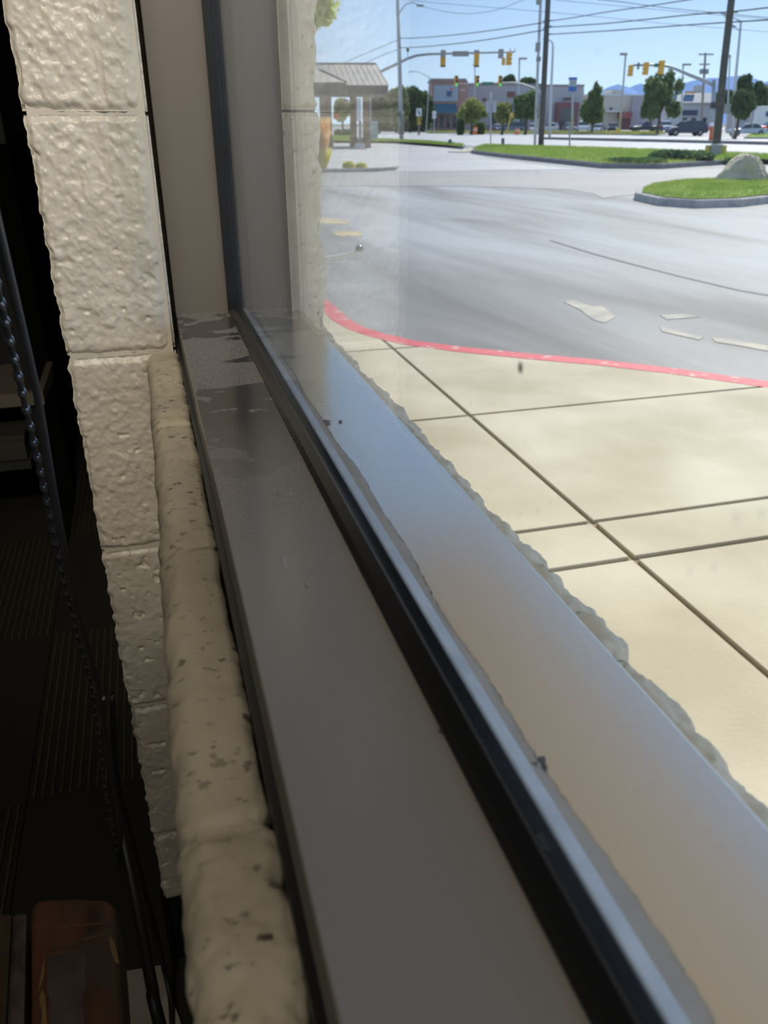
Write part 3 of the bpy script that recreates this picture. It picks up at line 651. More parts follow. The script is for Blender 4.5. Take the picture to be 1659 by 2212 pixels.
patch([(90, 2135), (98, 2150), (100, 2175), (104, 2240), (84, 2240), (92, 2190), (84, 2160)], M_och, 'worn_patch')
patch([(235, 2020), (248, 2035), (258, 2080), (250, 2080), (240, 2055)], mat('bare_brown_wood', (0.15, 0.09, 0.04), 0.7), 'worn_patch')
patch([(102, 2066), (118, 2056), (140, 2058), (160, 2050), (178, 2060), (190, 2078), (182, 2100), (188, 2130), (176, 2160), (184, 2200), (176, 2240), (112, 2240), (106, 2205), (110, 2170), (100, 2130), (106, 2095)], mat('rubbed_grey_wood', (0.062, 0.046, 0.038), 0.6, var=0.35, vscale=45), 'worn_patch')
for v0, u0, u1, dv in ((2003, 102, 238, -12), (2058, 105, 180, -6), (2028, 180, 235, -14)):
    patch([(u0, v0), (u1, v0 + dv), (u1, v0 + dv + 3), (u0, v0 + 4)], mat('pale_scratch_wood', (0.10, 0.05, 0.025), 0.6), 'scratch_line', za + 0.0006)
ap = [onz(u, v, za) for u, v in ((100, 1990), (220, 1990))]
mb = MB(False); mb.box(ap[0][0], ap[1][0], 0.285, 0.325, ZF + 0.004, za - 0.035); mb.build('leg', M_wal, chair, bevel=0.003)
mb = MB(False); mb.box(ap[0][0], ap[1][0], -0.20, -0.16, ZF + 0.004, za - 0.035); mb.build('leg', M_wal, chair, bevel=0.003)
mb = MB(False); q = [onz(u, v, za - 0.004) for u, v in ((27, 1974), (59, 1970), (52, 2320), (8, 2320))]; mb.prism(q, (0, 0, -0.02)); mb.build('metal_edge_strip', mat('scuffed_metal', (0.10, 0.075, 0.07), 0.42, metal=0.5, var=0.4, vscale=70), chair, bevel=0.002)
mb = MB(False); q = [onz(u, v, za - 0.006) for u, v in ((-60, 1985), (18, 1972), (26, 1976), (8, 2320), (-60, 2320))]; mb.prism(q, (0, 0, -0.03)); mb.build('inner_arm_rail', mat('ochre_varnish', (0.045, 0.028, 0.012), 0.5, var=0.25, vscale=30), chair, bevel=0.003)
mb = MB(False); mb.box(-0.52, -0.085, -0.18, 0.30, -0.60, -0.57); mb.build('seat', M_wal, chair, bevel=0.004)
mb = MB(False); mb.box(-0.52, -0.085, -0.22, -0.18, -0.60, -0.28); mb.build('backrest', M_wal, chair, bevel=0.004)
for y0 in (0.27, -0.20):
    mb = MB(False); mb.box(-0.52, -0.48, y0, y0 + 0.04, ZF + 0.004, -0.60); mb.build('leg', M_wal, chair, bevel=0.003)

# ------------------------------------------------------------------ OUTDOORS: ground
def sheet(name, poly, m, dz, thick=0.05, parent=None):
    mb = MB(True); mb.prism([(p[0], p[1], zg(p[1]) + dz) for p in poly], (0, 0, -thick)); return mb.build(name, m, parent)
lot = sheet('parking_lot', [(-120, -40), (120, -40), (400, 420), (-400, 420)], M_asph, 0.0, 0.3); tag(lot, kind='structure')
P2 = lambda l: [gnd(u, v) for u, v in l]
tag(sheet('drive_lane', P2([(560, 372), (1000, 369), (1300, 374), (1659, 362), (1900, 356), (1900, 410), (1500, 420), (1372, 421), (1340, 424), (1303, 429), (1285, 420), (1230, 410), (1100, 405), (900, 402), (560, 403)]), M_lane, 0.006), kind='structure')
tag(sheet('bank_lot', P2([(560, 312), (840, 309), (930, 312), (1000, 326), (1060, 344), (1250, 366), (1000, 369), (700, 371), (560, 372)]), M_lotc, 0.006), kind='structure')
tag(sheet('street', P2([(300, 287), (820, 284.5), (1190, 291), (1659, 298), (2300, 306), (2300, 372), (1659, 341), (1420, 331), (1300, 325), (1040, 317), (930, 309), (820, 304), (300, 303)]), M_road, 0.008), kind='structure')

def lawn(name, px, kerbw, rise, seed, nblades, bl, kmat=M_kerb, gm=M_grass, blm=M_blade, crown=0.0):
    """raised planted island: kerb ring, turf, grass blades"""
    P = [Vector(gnd(u, v)) for u, v in px]; c = sum(P, Vector()) / len(P)
    ins = []; n = len(P)
    area = sum(P[i].x * P[(i + 1) % n].y - P[(i + 1) % n].x * P[i].y for i in range(n))
    sg = 1 if area > 0 else -1
    for i in range(n):
        a, b_, d = P[i - 1], P[i], P[(i + 1) % n]
        e1 = (b_ - a).to_2d().normalized(); e2 = (d - b_).to_2d().normalized()
        nn = Vector((-(e1.y + e2.y), e1.x + e2.x)) * sg
        nn = nn.normalized() if nn.length > 1e-6 else Vector((-e1.y, e1.x)) * sg
        ins.append(Vector((b_.x + nn.x * kerbw, b_.y + nn.y * kerbw, 0)))
    root = struct(name, (c.x, c.y, zg(c.y)), True)
    k = MB(True); vs = []
    for i in range(n): vs += [(P[i].x, P[i].y, zg(P[i].y) - 0.05), (P[i].x, P[i].y, zg(P[i].y) + rise - 0.015), (P[i].x + (ins[i].x - P[i].x) * 0.12, P[i].y + (ins[i].y - P[i].y) * 0.12, zg(P[i].y) + rise), (ins[i].x, ins[i].y, zg(ins[i].y) + rise), (ins[i].x, ins[i].y, zg(ins[i].y))]
    fs = []
    for i in range(n):
        j = (i + 1) % n
        for q in range(4): fs.append((i * 5 + q, j * 5 + q, j * 5 + q + 1, i * 5 + q + 1))
    k.add(vs, fs); k.build('kerb', kmat, root)
    # turf
    t = MB(True); cc = sum(ins, Vector()) / n
    vs = [(cc.x, cc.y, zg(cc.y) + rise + 0.02 + crown)] + [(p.x, p.y, zg(p.y) + rise + 0.015) for p in ins]
    mid = [((p.x * 0.6 + cc.x * 0.4), (p.y * 0.6 + cc.y * 0.4), zg(p.y * 0.6 + cc.y * 0.4) + rise + 0.02 + crown * 0.7) for p in ins]
    vs += mid
    fs = [(0, n + 1 + i, n + 1 + (i + 1) % n) for i in range(n)] + [(1 + i, 1 + (i + 1) % n, n + 1 + (i + 1) % n, n + 1 + i) for i in range(n)]
    t.add(vs, fs); t.build('turf', gm, root, True)
    # blades
    rnd = np.random.RandomState(seed); tri = []
    poly = ins; w_ = [abs((poly[i].to_2d() - cc.to_2d()).cross(poly[(i + 1) % n].to_2d() - cc.to_2d())) for i in range(n)]
    w_ = np.array(w_) / sum(w_); ids = rnd.choice(n, nblades, p=w_)
    u1 = np.sqrt(rnd.rand(nblades)); u2 = rnd.rand(nblades)
    A = np.array([[p.x, p.y] for p in poly]); Bv = np.roll(A, -1, 0); c2 = np.array([cc.x, cc.y])
    pos = (1 - u1)[:, None] * c2 + (u1 * (1 - u2))[:, None] * A[ids] + (u1 * u2)[:, None] * Bv[ids]
    fall = 1 - u1
    zz = -GH - GS * pos[:, 1] + rise + 0.01 + crown * np.minimum(1, fall * 1.6)
    th = rnd.rand(nblades) * 6.28; hh = bl * (0.6 + 0.8 * rnd.rand(nblades)); ww = bl * 0.16
    dx, dy = np.cos(th) * ww, np.sin(th) * ww; lx, ly = rnd.randn(nblades) * bl * 0.35, rnd.randn(nblades) * bl * 0.35
    V = np.empty((nblades, 3, 3)); 
    V[:, 0] = np.stack([pos[:, 0] - dx, pos[:, 1] - dy, zz], 1); V[:, 1] = np.stack([pos[:, 0] + dx, pos[:, 1] + dy, zz], 1); V[:, 2] = np.stack([pos[:, 0] + lx, pos[:, 1] + ly, zz + hh], 1)
    V = V.reshape(-1, 3); X = np.stack([V[:, 0] * HY + V[:, 1] * HX, -V[:, 0] * HX + V[:, 1] * HY, V[:, 2]], 1) - np.array(origin(root))
    g = link('grass_blades', npmesh('grass_blades', X, np.arange(len(X)).reshape(-1, 3)), blm, root); g['kind'] = 'stuff'
    return root
lawn('grass_island', [(1369, 432), (1374, 423), (1396, 413), (1455, 404), (1560, 400), (1760, 398), (2000, 412), (1900, 436), (1659, 440), (1600, 447), (1500, 450), (1420, 444)], 0.13, 0.13, 1, 26000, 0.05, kmat=M_kerb, crown=0.06)
lawn('grass_verge', [(1018, 332), (1022, 325), (1045, 318.5), (1300, 326.5), (1420, 331), (1659, 342.5), (2000, 361), (2000, 372), (1659, 354), (1560, 356), (1430, 365), (1300, 364), (1180, 351), (1080, 340)], 0.15, 0.15, 2, 30000, 0.09, kmat=M_kerbdark)
lawn('verge_strip', [(700, 306), (830, 304), (935, 309.5), (1005, 317), (1000, 322), (930, 313.5), (820, 307.5), (700, 308.5)], 0.15, 0.13, 3, 9000, 0.10, kmat=M_kerbdark)
lawn('dry_verge', [(925, 288.4), (920, 287.0), (1190, 287.0), (1430, 287.8), (1440, 290), (1420, 292.6), (1190, 290.2)], 0.15, 0.12, 4, 12000, 0.22, gm=M_farg, blm=M_farg)
lawn('grass_verge', [(1606, 300), (1622, 290.5), (1700, 285.5), (1900, 288), (1900, 302), (1659, 300.5)], 0.15, 0.15, 5, 9000, 0.12)
lawn('bank_lawn', [(700, 303.2), (702, 297), (760, 297), (765, 302), (740, 304)], 0.12, 0.12, 6, 3000, 0.12)
# long dark kerb of the street median
def ribbon(name, pts, wdt, hgt, m, parent=None, kind='structure'):
    mb = MB(True); vs = []; n = len(pts)
    for i, p in enumerate(pts):
        a, b_ = Vector(pts[max(0, i - 1)]), Vector(pts[min(n - 1, i + 1)]); e = (b_ - a).to_2d().normalized(); nn = (-e.y * wdt / 2, e.x * wdt / 2)
        for sx, z in ((1, -0.05), (1, hgt), (-1, hgt), (-1, -0.05)): vs.append((p[0] + sx * nn[0], p[1] + sx * nn[1], zg(p[1]) + z))
    mb.add(vs, [(i * 4 + k, (i + 1) * 4 + k, (i + 1) * 4 + (k + 1) % 4, i * 4 + (k + 1) % 4) for i in range(n - 1) for k in range(4)] + [(0, 1, 2, 3), ((n - 1) * 4 + 3, (n - 1) * 4 + 2, (n - 1) * 4 + 1, (n - 1) * 4)])
    o = mb.build(name, m, parent); 
    if kind: o['kind'] = kind
    return o
ribbon('median_kerb', [gnd(u, v) for u, v in ((1180, 301.3), (1300, 304), (1450, 307.6), (1659, 313), (1900, 320))], 1.0, 0.20, M_kerbdark)
ribbon('bank_kerb', [gnd(u, v) for u, v in ((560, 372.5), (700, 372.8), (760, 372.3), (820, 370.5), (850, 368.5), (856, 366)) ], 0.16, 0.11, M_kerb)
ribbon('apron_nose', [gnd(u, v) for u, v in ((985, 330), (1005, 328.5), (1025, 324.5), (1034, 321))], 0.9, 0.05, M_conc)
# pale paint on the asphalt, all flat marks of the lot
lm = struct('lot_markings', (2, 6, -GH), True)
def mark(px, m, name='paint_mark'): 
    mb = MB(True); P = [gnd(u, v, 0.004) for u, v in px]; mb.prism([(a, b_, zg(b_) + 0.004) for a, b_, _ in P], (0, 0, -0.003)); mb.build(name, m, lm)
mark([(1217, 651), (1240, 648), (1280, 662), (1302, 661), (1330, 684), (1306, 697), (1280, 690), (1258, 672)], M_line)
mark([(1538, 730), (1570, 731), (1659, 746), (1659, 758), (1600, 747), (1545, 738)], M_line)
mark([(1425, 680), (1480, 678), (1510, 684), (1440, 690)], M_line)
mark([(1424, 706), (1490, 722), (1520, 728), (1510, 734), (1430, 716)], M_line)
mark([(690, 470), (755, 476), (752, 484), (694, 483)], M_liney)
mark([(716, 500), (740, 498), (778, 500), (783, 510), (740, 511), (724, 508)], M_liney)
ribbon('crack_seal', [gnd(u, v) for u, v in ((1190, 520), (1280, 548), (1370, 572), (1480, 600), (1600, 628), (1700, 645))], 0.045, 0.004, mat('tar_seal', (0.085, 0.085, 0.09), 0.5), lm, None)

# ------------------------------------------------------------------ sidewalk of poured slabs with a red kerb
ZW = -1.15
kp = [(704, 642), (728, 662), (760, 690), (790, 706), (830, 719), (900, 735), (1000, 748), (1150, 763), (1300, 776), (1450, 793), (1659, 822), (1850, 850)]
KP = [onz(u, v, ZW) for u, v in kp]
KP = [(KP[0][0] - 0.06, KP[0][1] + 1.2, ZW), (KP[0][0] - 0.05, KP[0][1] + 0.4, ZW)] + KP + [(4.6, 1.2, ZW), (5.2, -2.0, ZW), (5.4, -7.0, ZW)]
KI = []
for i in range(len(KP)):
    a, b_ = Vector(KP[max(0, i - 1)]), Vector(KP[min(len(KP) - 1, i + 1)]); e = (b_ - a).to_2d().normalized(); nn = Vector((e.y, -e.x))
    if nn.x > 0: nn = -nn
    KI.append((KP[i][0] + nn.x * 0.125, KP[i][1] + nn.y * 0.125, ZW))
walk = struct('sidewalk')
mb = MB(False); vs = []; n = len(KP)
for i in range(n):
    o_, q = Vector(KP[i]), Vector(KI[i]); rim = o_.lerp(q, 0.12)
    vs += [(o_.x, o_.y, -1.36), (o_.x, o_.y, ZW - 0.018), (rim.x, rim.y, ZW + 0.001), (q.x, q.y, ZW + 0.001), (q.x, q.y, -1.36)]
mb.add(vs, [(i * 5 + k, (i + 1) * 5 + k, (i + 1) * 5 + k + 1, i * 5 + k + 1) for i in range(n - 1) for k in range(4)]); mb.build('red_kerb', M_red, walk)
region = [(0.165, KI[0][1])] + [(p[0], p[1]) for p in KI] + [(0.165, -7.0)]
mb = MB(False); mb.prism([(x, y, ZW - 0.012) for x, y in region], (0, 0, -0.2)); mb.build('joint_bed', M_joint, walk)
def clip(poly, f):
    out = []
    for i in range(len(poly)):
        a, b_ = poly[i], poly[(i + 1) % len(poly)]; fa, fb = f(a), f(b_)
        if fa >= 0: out.append(a)
        if (fa >= 0) != (fb >= 0): t = fa / (fa - fb); out.append((a[0] + (b_[0] - a[0]) * t, a[1] + (b_[1] - a[1]) * t))
    return out
xs = [0.165, 1.262, 6.0]; ys = [-7.0, -5.6, -4.4, -3.2, -2.0, -0.75, 0.55, 1.752, 1.995, 3.06, 4.235, 5.4, 6.6, 8.5]
g = 0.0095
for i in range(len(xs) - 1):
    for j in range(len(ys) - 1):
        p = clip(region, lambda q: q[0] - (xs[i] + g)); p = clip(p, lambda q: (xs[i + 1] - g) - q[0]) if p else p
        p = clip(p, lambda q: q[1] - (ys[j] + g)) if p else p; p = clip(p, lambda q: (ys[j + 1] - g) - q[1]) if p else p
        if len(p) < 3: continue
        mb = MB(False); mb.prism([(x, y, ZW + random.uniform(-0.001, 0.001)) for x, y in p], (0, 0, -0.10)); mb.build('concrete_slab', M_conc, walk, bevel=0.003)

# canopy over the window: its soffit shows in the ledge and keeps the sun off the glass
cp = struct('entrance_canopy', (0.9, 0, 2.0))
M_soff = mat('tan_soffit', (0.72, 0.62, 0.50), 0.8, var=0.05)
mb = MB(False); mb.box(0.172, 1.85, -5.0, 4.2, 2.0, 2.06); mb.build('soffit', M_soff, cp)
mb = MB(False); mb.box(1.80, 1.90, -5.0, 4.2, 2.06, 2.45); mb.build('fascia', M_soff, cp)
mb = MB(False); mb.box(0.172, 1.90, -5.0, 4.2, 2.45, 2.50); mb.build('roof_deck', M_soff, cp)

# curved chrome rail end near the corner
rail = thing('hand_rail', 'thin curved white hand rail with a grey ball end poking out past the wall corner', 'rail', (0, 0, 0), out=False)
rail.location = (0.70, 4.5, ZW)
mb = MB(False); mb.tube([(0.70, 4.5, ZW), (0.70, 4.5, -0.74), (0.74, 4.5, -0.70), (0.85, 4.5, -0.693), (0.95, 4.5, -0.686), (1.03, 4.5, -0.678), (1.10, 4.5, -0.668), (1.135, 4.5, -0.655)], 0.010, 10); mb.build('rail_tube', mat('white_enamel', (0.86, 0.85, 0.82), 0.3), rail, True)
mb = MB(False); mb.blob((1.140, 4.5, -0.640), (0.024, 0.02, 0.018), amp=0, nu=14, nv=9); mb.build('ball_end', mat('dark_chrome', (0.28, 0.29, 0.29), 0.2, metal=0.8), rail, True)

# ------------------------------------------------------------------ boulder
p = gnd(1600, 410); bo = MB(True)
nu, nv = 40, 22
vs = []; A_ = []
for j in range(nv + 1):
    ph = math.pi / 2 * j / nv
    for i in range(nu):
        th = 2 * math.pi * i / nu; A_.append((math.cos(th) * math.sin(ph), math.sin(th) * math.sin(ph), math.cos(ph)))
A_ = np.array(A_); f1 = fbm(A_[:, 0] * 1.6 + 3, A_[:, 1] * 1.6, A_[:, 2] * 1.6, 4)
fac = np.floor(A_ * 2.6 + 0.35 * f1[:, None]) / 2.6
rr = 0.9 + 0.13 * f1
V = A_ * rr[:, None] * np.array([0.60, 0.5, 0.68]); V[:, 2] = np.minimum(V[:, 2], 0.56 + 0.05 * f1 - 0.12 * np.abs(A_[:, 0])); V[:, 2] -= 0.04
w_ = np.clip(1 - V[:, 2] / 0.62, 0, 1); V[:, 0] *= 0.62 + 0.42 * w_ ** 0.7
vs = [(p[0] + a, p[1] + b_, zg(p[1]) + 0.17 + c) for a, b_, c in V]
bo.add(vs, [(j * nu + i, (j + 1) * nu + i, (j + 1) * nu + (i + 1) % nu, j * nu + (i + 1) % nu) for j in range(nv) for i in range(nu)])
o = bo.build('boulder', mat('tan_rock', (0.54, 0.45, 0.30), 0.9, col2=(0.36, 0.31, 0.22), vscale=3.0, bump=0.6, bscale=9, bdist=0.05), None, False, loc=(p[0], p[1], zg(p[1]) + 0.15))
tag(o, 'large pale tan boulder sitting on the near grass island', 'rock')

# ------------------------------------------------------------------ plants
def leaves(centres, n, size, seed):
    """small leaf quads scattered through lobes (cx,cy,cz,rx,ry,rz)"""
    rnd = np.random.RandomState(seed); cs = np.array(centres); vol = cs[:, 3] * cs[:, 5]; ids = rnd.choice(len(cs), n, p=vol / vol.sum())
    d = rnd.randn(n, 3); d /= np.linalg.norm(d, axis=1)[:, None]; r = rnd.rand(n) ** 0.45
    P = cs[ids, :3] + d * r[:, None] * cs[ids, 3:6]
    a = rnd.randn(n, 3); a /= np.linalg.norm(a, axis=1)[:, None]; b_ = np.cross(a, rnd.randn(n, 3)); b_ /= np.linalg.norm(b_, axis=1)[:, None]
    s = size * (0.6 + 0.8 * rnd.rand(n))[:, None]
    V = np.stack([P - a * s, P + b_ * s * 0.45, P + a * s, P - b_ * s * 0.45], 1).reshape(-1, 3)
    return V
def tree(name, u0, u1, vt, vb, vbase, lab, m, seed, cat='tree', shape='round', trunk=True, n=2600, leaf=0.16, depth=None, group=None, lobes=9):
    d = depth or gnd(0.5 * (u0 + u1), vbase)[1]
    x0, x1 = pix(u0, vb, d)[0], pix(u1, vb, d)[0]; zt, zb = pix(u0, vt, d)[2], pix(u0, vb, d)[2]; cx = (x0 + x1) / 2; rx = (x1 - x0) / 2; zc = (zt + zb) / 2; rz = (zt - zb) / 2
    zgd = zg(d)
    t = thing(name, lab, cat, (cx, d, zgd), group)
    rnd = random.Random(seed); L_ = []
    if shape == 'cone':
        for k in range(lobes):
            q = k / (lobes - 1); wq = rx * (1.0 - q) ** 0.75 * (0.65 + 0.35 * min(1, q * 5)) + rx * 0.10
            L_.append((cx + rnd.uniform(-.12, .12) * rx, d + rnd.uniform(-.1, .1) * rx, zb + (0.12 + 0.80 * q) * 2 * rz, wq, wq, 2 * rz / lobes * 0.95))
    elif shape == 'vase':
        for a, q in ((-0.55, 0.80), (-0.15, 0.93), (0.30, 0.97), (0.62, 0.82), (0.0, 0.5), (-0.6, 0.35), (0.6, 0.35)):
            L_.append((cx + a * rx, d + rnd.uniform(-.3, .3) * rx, zb + (q - 0.13) * 2 * rz, rx * 0.22, rx * 0.22, rz * 0.34))
        for k in range(lobes):
            a = rnd.uniform(-1, 1); q = rnd.uniform(0.15, 0.85)
            L_.append((cx + a * rx * (0.35 + 0.4 * q), d + rnd.uniform(-.5, .5) * rx, zb + q * 2 * rz * (1 - 0.25 * a * a), rx * 0.24, rx * 0.24, rz * 0.40))
    else:
        L_.append((cx, d, zc, rx * 0.72, rx * 0.72, rz * 0.78))
        for k in range(lobes):
            a = rnd.uniform(0, 6.28); q = rnd.uniform(-0.9, 0.9); c_ = math.sqrt(1 - q * q)
            L_.append((cx + math.cos(a) * c_ * rx * 0.66, d + math.sin(a) * c_ * rx * 0.66, zc + q * rz * 0.66, rx * 0.36, rx * 0.36, rz * 0.34))
    V = leaves(L_, n, leaf, seed); V = np.stack([V[:, 0] * HY + V[:, 1] * HX, -V[:, 0] * HX + V[:, 1] * HY, np.maximum(V[:, 2], zgd + 0.02)], 1) - np.array(origin(t))
    c = link('crown', npmesh('crown', V, np.arange(len(V)).reshape(-1, 4)), m, t); c['kind'] = 'stuff'
    if trunk:
        mb = MB(True); mb.tube([(cx, d, zgd - 0.05), (cx + 0.05 * rx, d, (zgd + zb) / 2), (cx, d, zc)], [0.16 + rx * 0.03, 0.13 + rx * 0.02, 0.06], 8); mb.build('trunk', M_bark, t)
        for sx in (-1, 1): 
            mb = MB(True); mb.tube([(cx, d, zb + 0.15 * rz), (cx + sx * rx * 0.35, d, zc + 0.2 * rz)], [0.09, 0.03], 6); mb.build('branch', M_bark, t)
    return t
# dark street trees behind the pole on the left
for k, (u0, u1, vt, lab) in enumerate([(786, 850, 192, 'dark leafy street tree just right of the bank canopy roof'), (826, 884, 180, 'dark leafy street tree behind the tall grey light pole'), (856, 914, 177, 'tall dark street tree left of the curved street light arm'), (884, 942, 186, 'dark street tree touching the brick store')]):
    tree('street_tree', u0, u1, vt, 284, 285, lab, L_dark if k != 1 else L_mid, 10 + k, n=9000, leaf=0.42, depth=128 + 9 * k, group='dark street trees left of the store')
tree('young_tree', 983, 1053, 204, 272, 286, 'yellow-green bushy tree in front of the brick store awning', L_yel, 21, n=4200, leaf=0.26, depth=118, group='yellow-green trees in front of the stores')
tree('young_tree', 1058, 1112, 219, 271, 286, 'small yellow-green tree behind the pair of white road signs', L_yel, 22, n=3200, leaf=0.24, depth=116, group='yellow-green trees in front of the stores')
tree('young_tree', 1104, 1168, 191, 266, 286, 'olive green tree directly left of the wooden utility pole', L_mid, 23, n=4200, leaf=0.26, depth=117, group='yellow-green trees in front of the stores')
tree('conical_tree', 1249, 1309, 177, 268, 286, 'dark green conical tree right of the blue and white pylon sign', L_mid, 24, shape='cone', n=5200, leaf=0.24, depth=122)
tree('plane_tree', 1372, 1472, 150, 262, 287, 'largest green tree, behind the hanging signals on the right', L_mid, 25, shape='vase', n=7500, leaf=0.26, depth=112, lobes=22)
tree('roadside_tree', 1562, 1625, 188, 262, 300, 'dense dark green tree just right of the leaning dark utility pole', L_dark, 26, n=4800, leaf=0.2, depth=84)
for k, (u0, u1, vt, vb, lab) in enumerate([(1580, 1618, 157, 230, 'dark tree crown rising above the roadside tree at right'), (1612, 1660, 173, 240, 'dark distant tree at the right edge of the picture'), (1535, 1580, 188, 250, 'small green tree showing behind the leaning pole')]):
    tree('distant_tree', u0, u1, vt, vb, 286, lab, L_dark, 30 + k, n=3000, leaf=0.42, depth=150 + 17 * k)
for k, (u0, u1, vt, vb, lab) in enumerate([(1084, 1118, 159, 200, 'pale tree crown rising behind the grey store roof'), (1112, 1160, 166, 205, 'faint tree crown behind the roof next to the signal arm')]):
    tree('rooftop_tree', u0, u1, vt, vb, 284, lab, L_dark, 35 + k, n=2200, leaf=0.55, depth=235 + 25 * k)
tree('yellow_leaved_tree', 560, 738, -150, 92, 420, 'bright yellow-green tree branch hanging at the top beside the wall corner', L_bright, 40, n=3000, leaf=0.075, depth=15.0, lobes=16)
for k, (u0, u1, vt, vb, lab) in enumerate([(722, 757, 205, 270, 'light green tree seen between the bank canopy columns')]):
    tree('courtyard_tree', u0, u1, vt, vb, 290, lab, L_yel, 43, n=2600, leaf=0.28, depth=120)
def shrub(name, u0, u1, vt, vb, lab, m, seed, leaf=0.08, n=1500, depth=None, dz=0.0, group=None):
    d = depth or gnd((u0 + u1) / 2, vb)[1]; x0, x1 = pix(u0, vb, d)[0], pix(u1, vb, d)[0]; zt = pix(u0, vt, d)[2]; zb = zg(d) + dz; cx = (x0 + x1) / 2; rx = (x1 - x0) / 2; h = zt - zb
    t = thing(name, lab, 'shrub', (cx, d, zb), group); rnd = random.Random(seed)
    L_ = [(cx + rnd.uniform(-.6, .6) * rx, d + rnd.uniform(-.4, .4) * rx, zb + h * 0.45, rx * 0.5, rx * 0.5, h * 0.5) for _ in range(9)]
    V = leaves(L_, n, leaf, seed); V = np.stack([V[:, 0] * HY + V[:, 1] * HX, -V[:, 0] * HX + V[:, 1] * HY, np.maximum(V[:, 2], zb)], 1) - np.array(origin(t))
    c = link('foliage', npmesh('foliage', V, np.arange(len(V)).reshape(-1, 4)), m, t); c['kind'] = 'stuff'
    mb = MB(True)
    for k in range(4): mb.tube([(cx + rnd.uniform(-.3, .3) * rx, d, zb - 0.03), (cx + rnd.uniform(-.6, .6) * rx, d, zb + h * 0.5)], [0.015, 0.006], 5)
    mb.build('stems', M_bark, t)
    return t
L_jun = leafmat('juniper', (0.05, 0.10, 0.035), (0.13, 0.21, 0.07))
shrub('low_juniper', 1400, 1532, 326, 356, 'wide low dark green juniper spreading over the street verge', L_jun, 50, 0.10, 5200, dz=0.14)
shrub('low_juniper', 1300, 1432, 344, 362, 'flat low juniper patch at the kerb left of the wide juniper', L_jun, 51, 0.09, 3600, dz=0.14)
shrub('low_juniper', 1560, 1630, 344, 356, 'small dark juniper behind the tan boulder', L_jun, 52, 0.08, 1800, dz=0.14)
shrub('lime_shrub', 739, 765, 349, 367, 'small lime green shrub by the bank kerb, left one of two', L_bright, 53, 0.07, 1300)
shrub('lime_shrub', 769, 791, 353, 367, 'small lime green shrub by the bank kerb, right one of two', L_bright, 54, 0.07, 1100)
shrub('round_bush', 1020, 1052, 262, 286, 'rounded green bush between the store and the red car', L_mid, 55, 0.2, 1400, depth=120)
shrub('round_bush', 985, 1003, 252, 286, 'narrow dark bush at the foot of the yellow-green tree', L_dark, 56, 0.2, 1400, depth=112)
shrub('clipped_hedge', 790, 936, 252, 286, 'long dark hedge in the shade under the street trees left of the store', L_dark, 58, 0.4, 7000, depth=168)
shrub('clipped_hedge', 722, 760, 279, 298, 'dark clipped hedge seen under the bank canopy', L_dark, 57, 0.16, 2200, depth=100)
# ornamental grass
d = gnd(700, 366)[1]; og = thing('ornamental_grass', 'tall feather grass with orange plumes beside the wall corner', 'plant', (pix(690, 366, d)[0], d, zg(d)))
def tuft(u0, u1, v0, v1, n, wdt, seed):
    rnd = random.Random(seed); mb = MB(True)
    for k in range(n):
        u = rnd.uniform(u0, u1); a = pix(690 + (u - 690) * 0.5, v1, d); b_ = pix(u, rnd.uniform(v0, v0 + 0.35 * (v1 - v0)), d); dy = rnd.uniform(-.25, .25)
        mb.add([(a[0] - wdt, a[1] + dy, a[2]), (a[0] + wdt, a[1] + dy, a[2]), (b_[0] + wdt * 0.4, b_[1] + dy * 1.5, b_[2]), (b_[0] - wdt * 0.4, b_[1] + dy * 1.5, b_[2])], [(0, 1, 2, 3)])
    return mb
o = tuft(655, 717, 318, 367, 420, 0.012, 1).build('grass_leaves', L_bright, og); o['kind'] = 'stuff'
o = tuft(660, 715, 250, 345, 380, 0.014, 2).build('plumes', leafy(mat('orange_plume', (0.80, 0.50, 0.20), 0.8, var=0.12, vscale=3), 0.5), og); o['kind'] = 'stuff'

# ------------------------------------------------------------------ poles, lights and signals
def at(u, v, d): return pix(u, v, d)
def ptube(mb, pts, r, n=8): return mb.tube([at(*p) for p in pts], r, n)

dM = gnd(1168, 319)[1]; dR = gnd(1545, 344)[1]; dL = gnd(867, 303)[1]
t = thing('utility_pole', 'dark wooden utility pole standing on the grass verge mid picture', 'pole', gnd(1168, 319))
mb = MB(True); ptube(mb, [(1168, 321, dM), (1176, 160, dM), (1184, 0, dM), (1192, -150, dM)], [0.17, 0.16, 0.145, 0.13], 12); mb.build('shaft', M_wood, t, True)
for v, s in ((46, -1), (62, -1), (57, 1), (45, 1), (74, 1)):
    mb = MB(True); a = at(1182 + 4 * s, v, dM); mb.tube([a, (a[0] + s * 0.16, a[1] - 0.05, a[2] + 0.02)], 0.03, 6); mb.build('insulator', M_galv, t)
mb = MB(True); a = at(1172, 92, dM); mb.box(a[0] - 0.38, a[0] - 0.12, dM - 0.1, dM + 0.1, at(0, 112, dM)[2], a[2]); mb.build('junction_box', M_siggr, t)

t = thing('steel_pole', 'thin pale grey steel pole directly left of the wooden utility pole', 'pole', gnd(1156, 318))
dS = gnd(1156, 318)[1]
mb = MB(True); ptube(mb, [(1155, 320, dS), (1162, 140, dS), (1168, 0, dS), (1173, -120, dS)], 0.085, 10); mb.build('shaft', M_galvl, t, True)
for v in (5, 128, 238): 
    mb = MB(True); a = at(1164, v, dS); mb.box(a[0] - 0.16, a[0] + 0.1, dS - 0.12, dS + 0.02, a[2] - 0.12, a[2] + 0.12); mb.build('bracket', M_siggr, t)

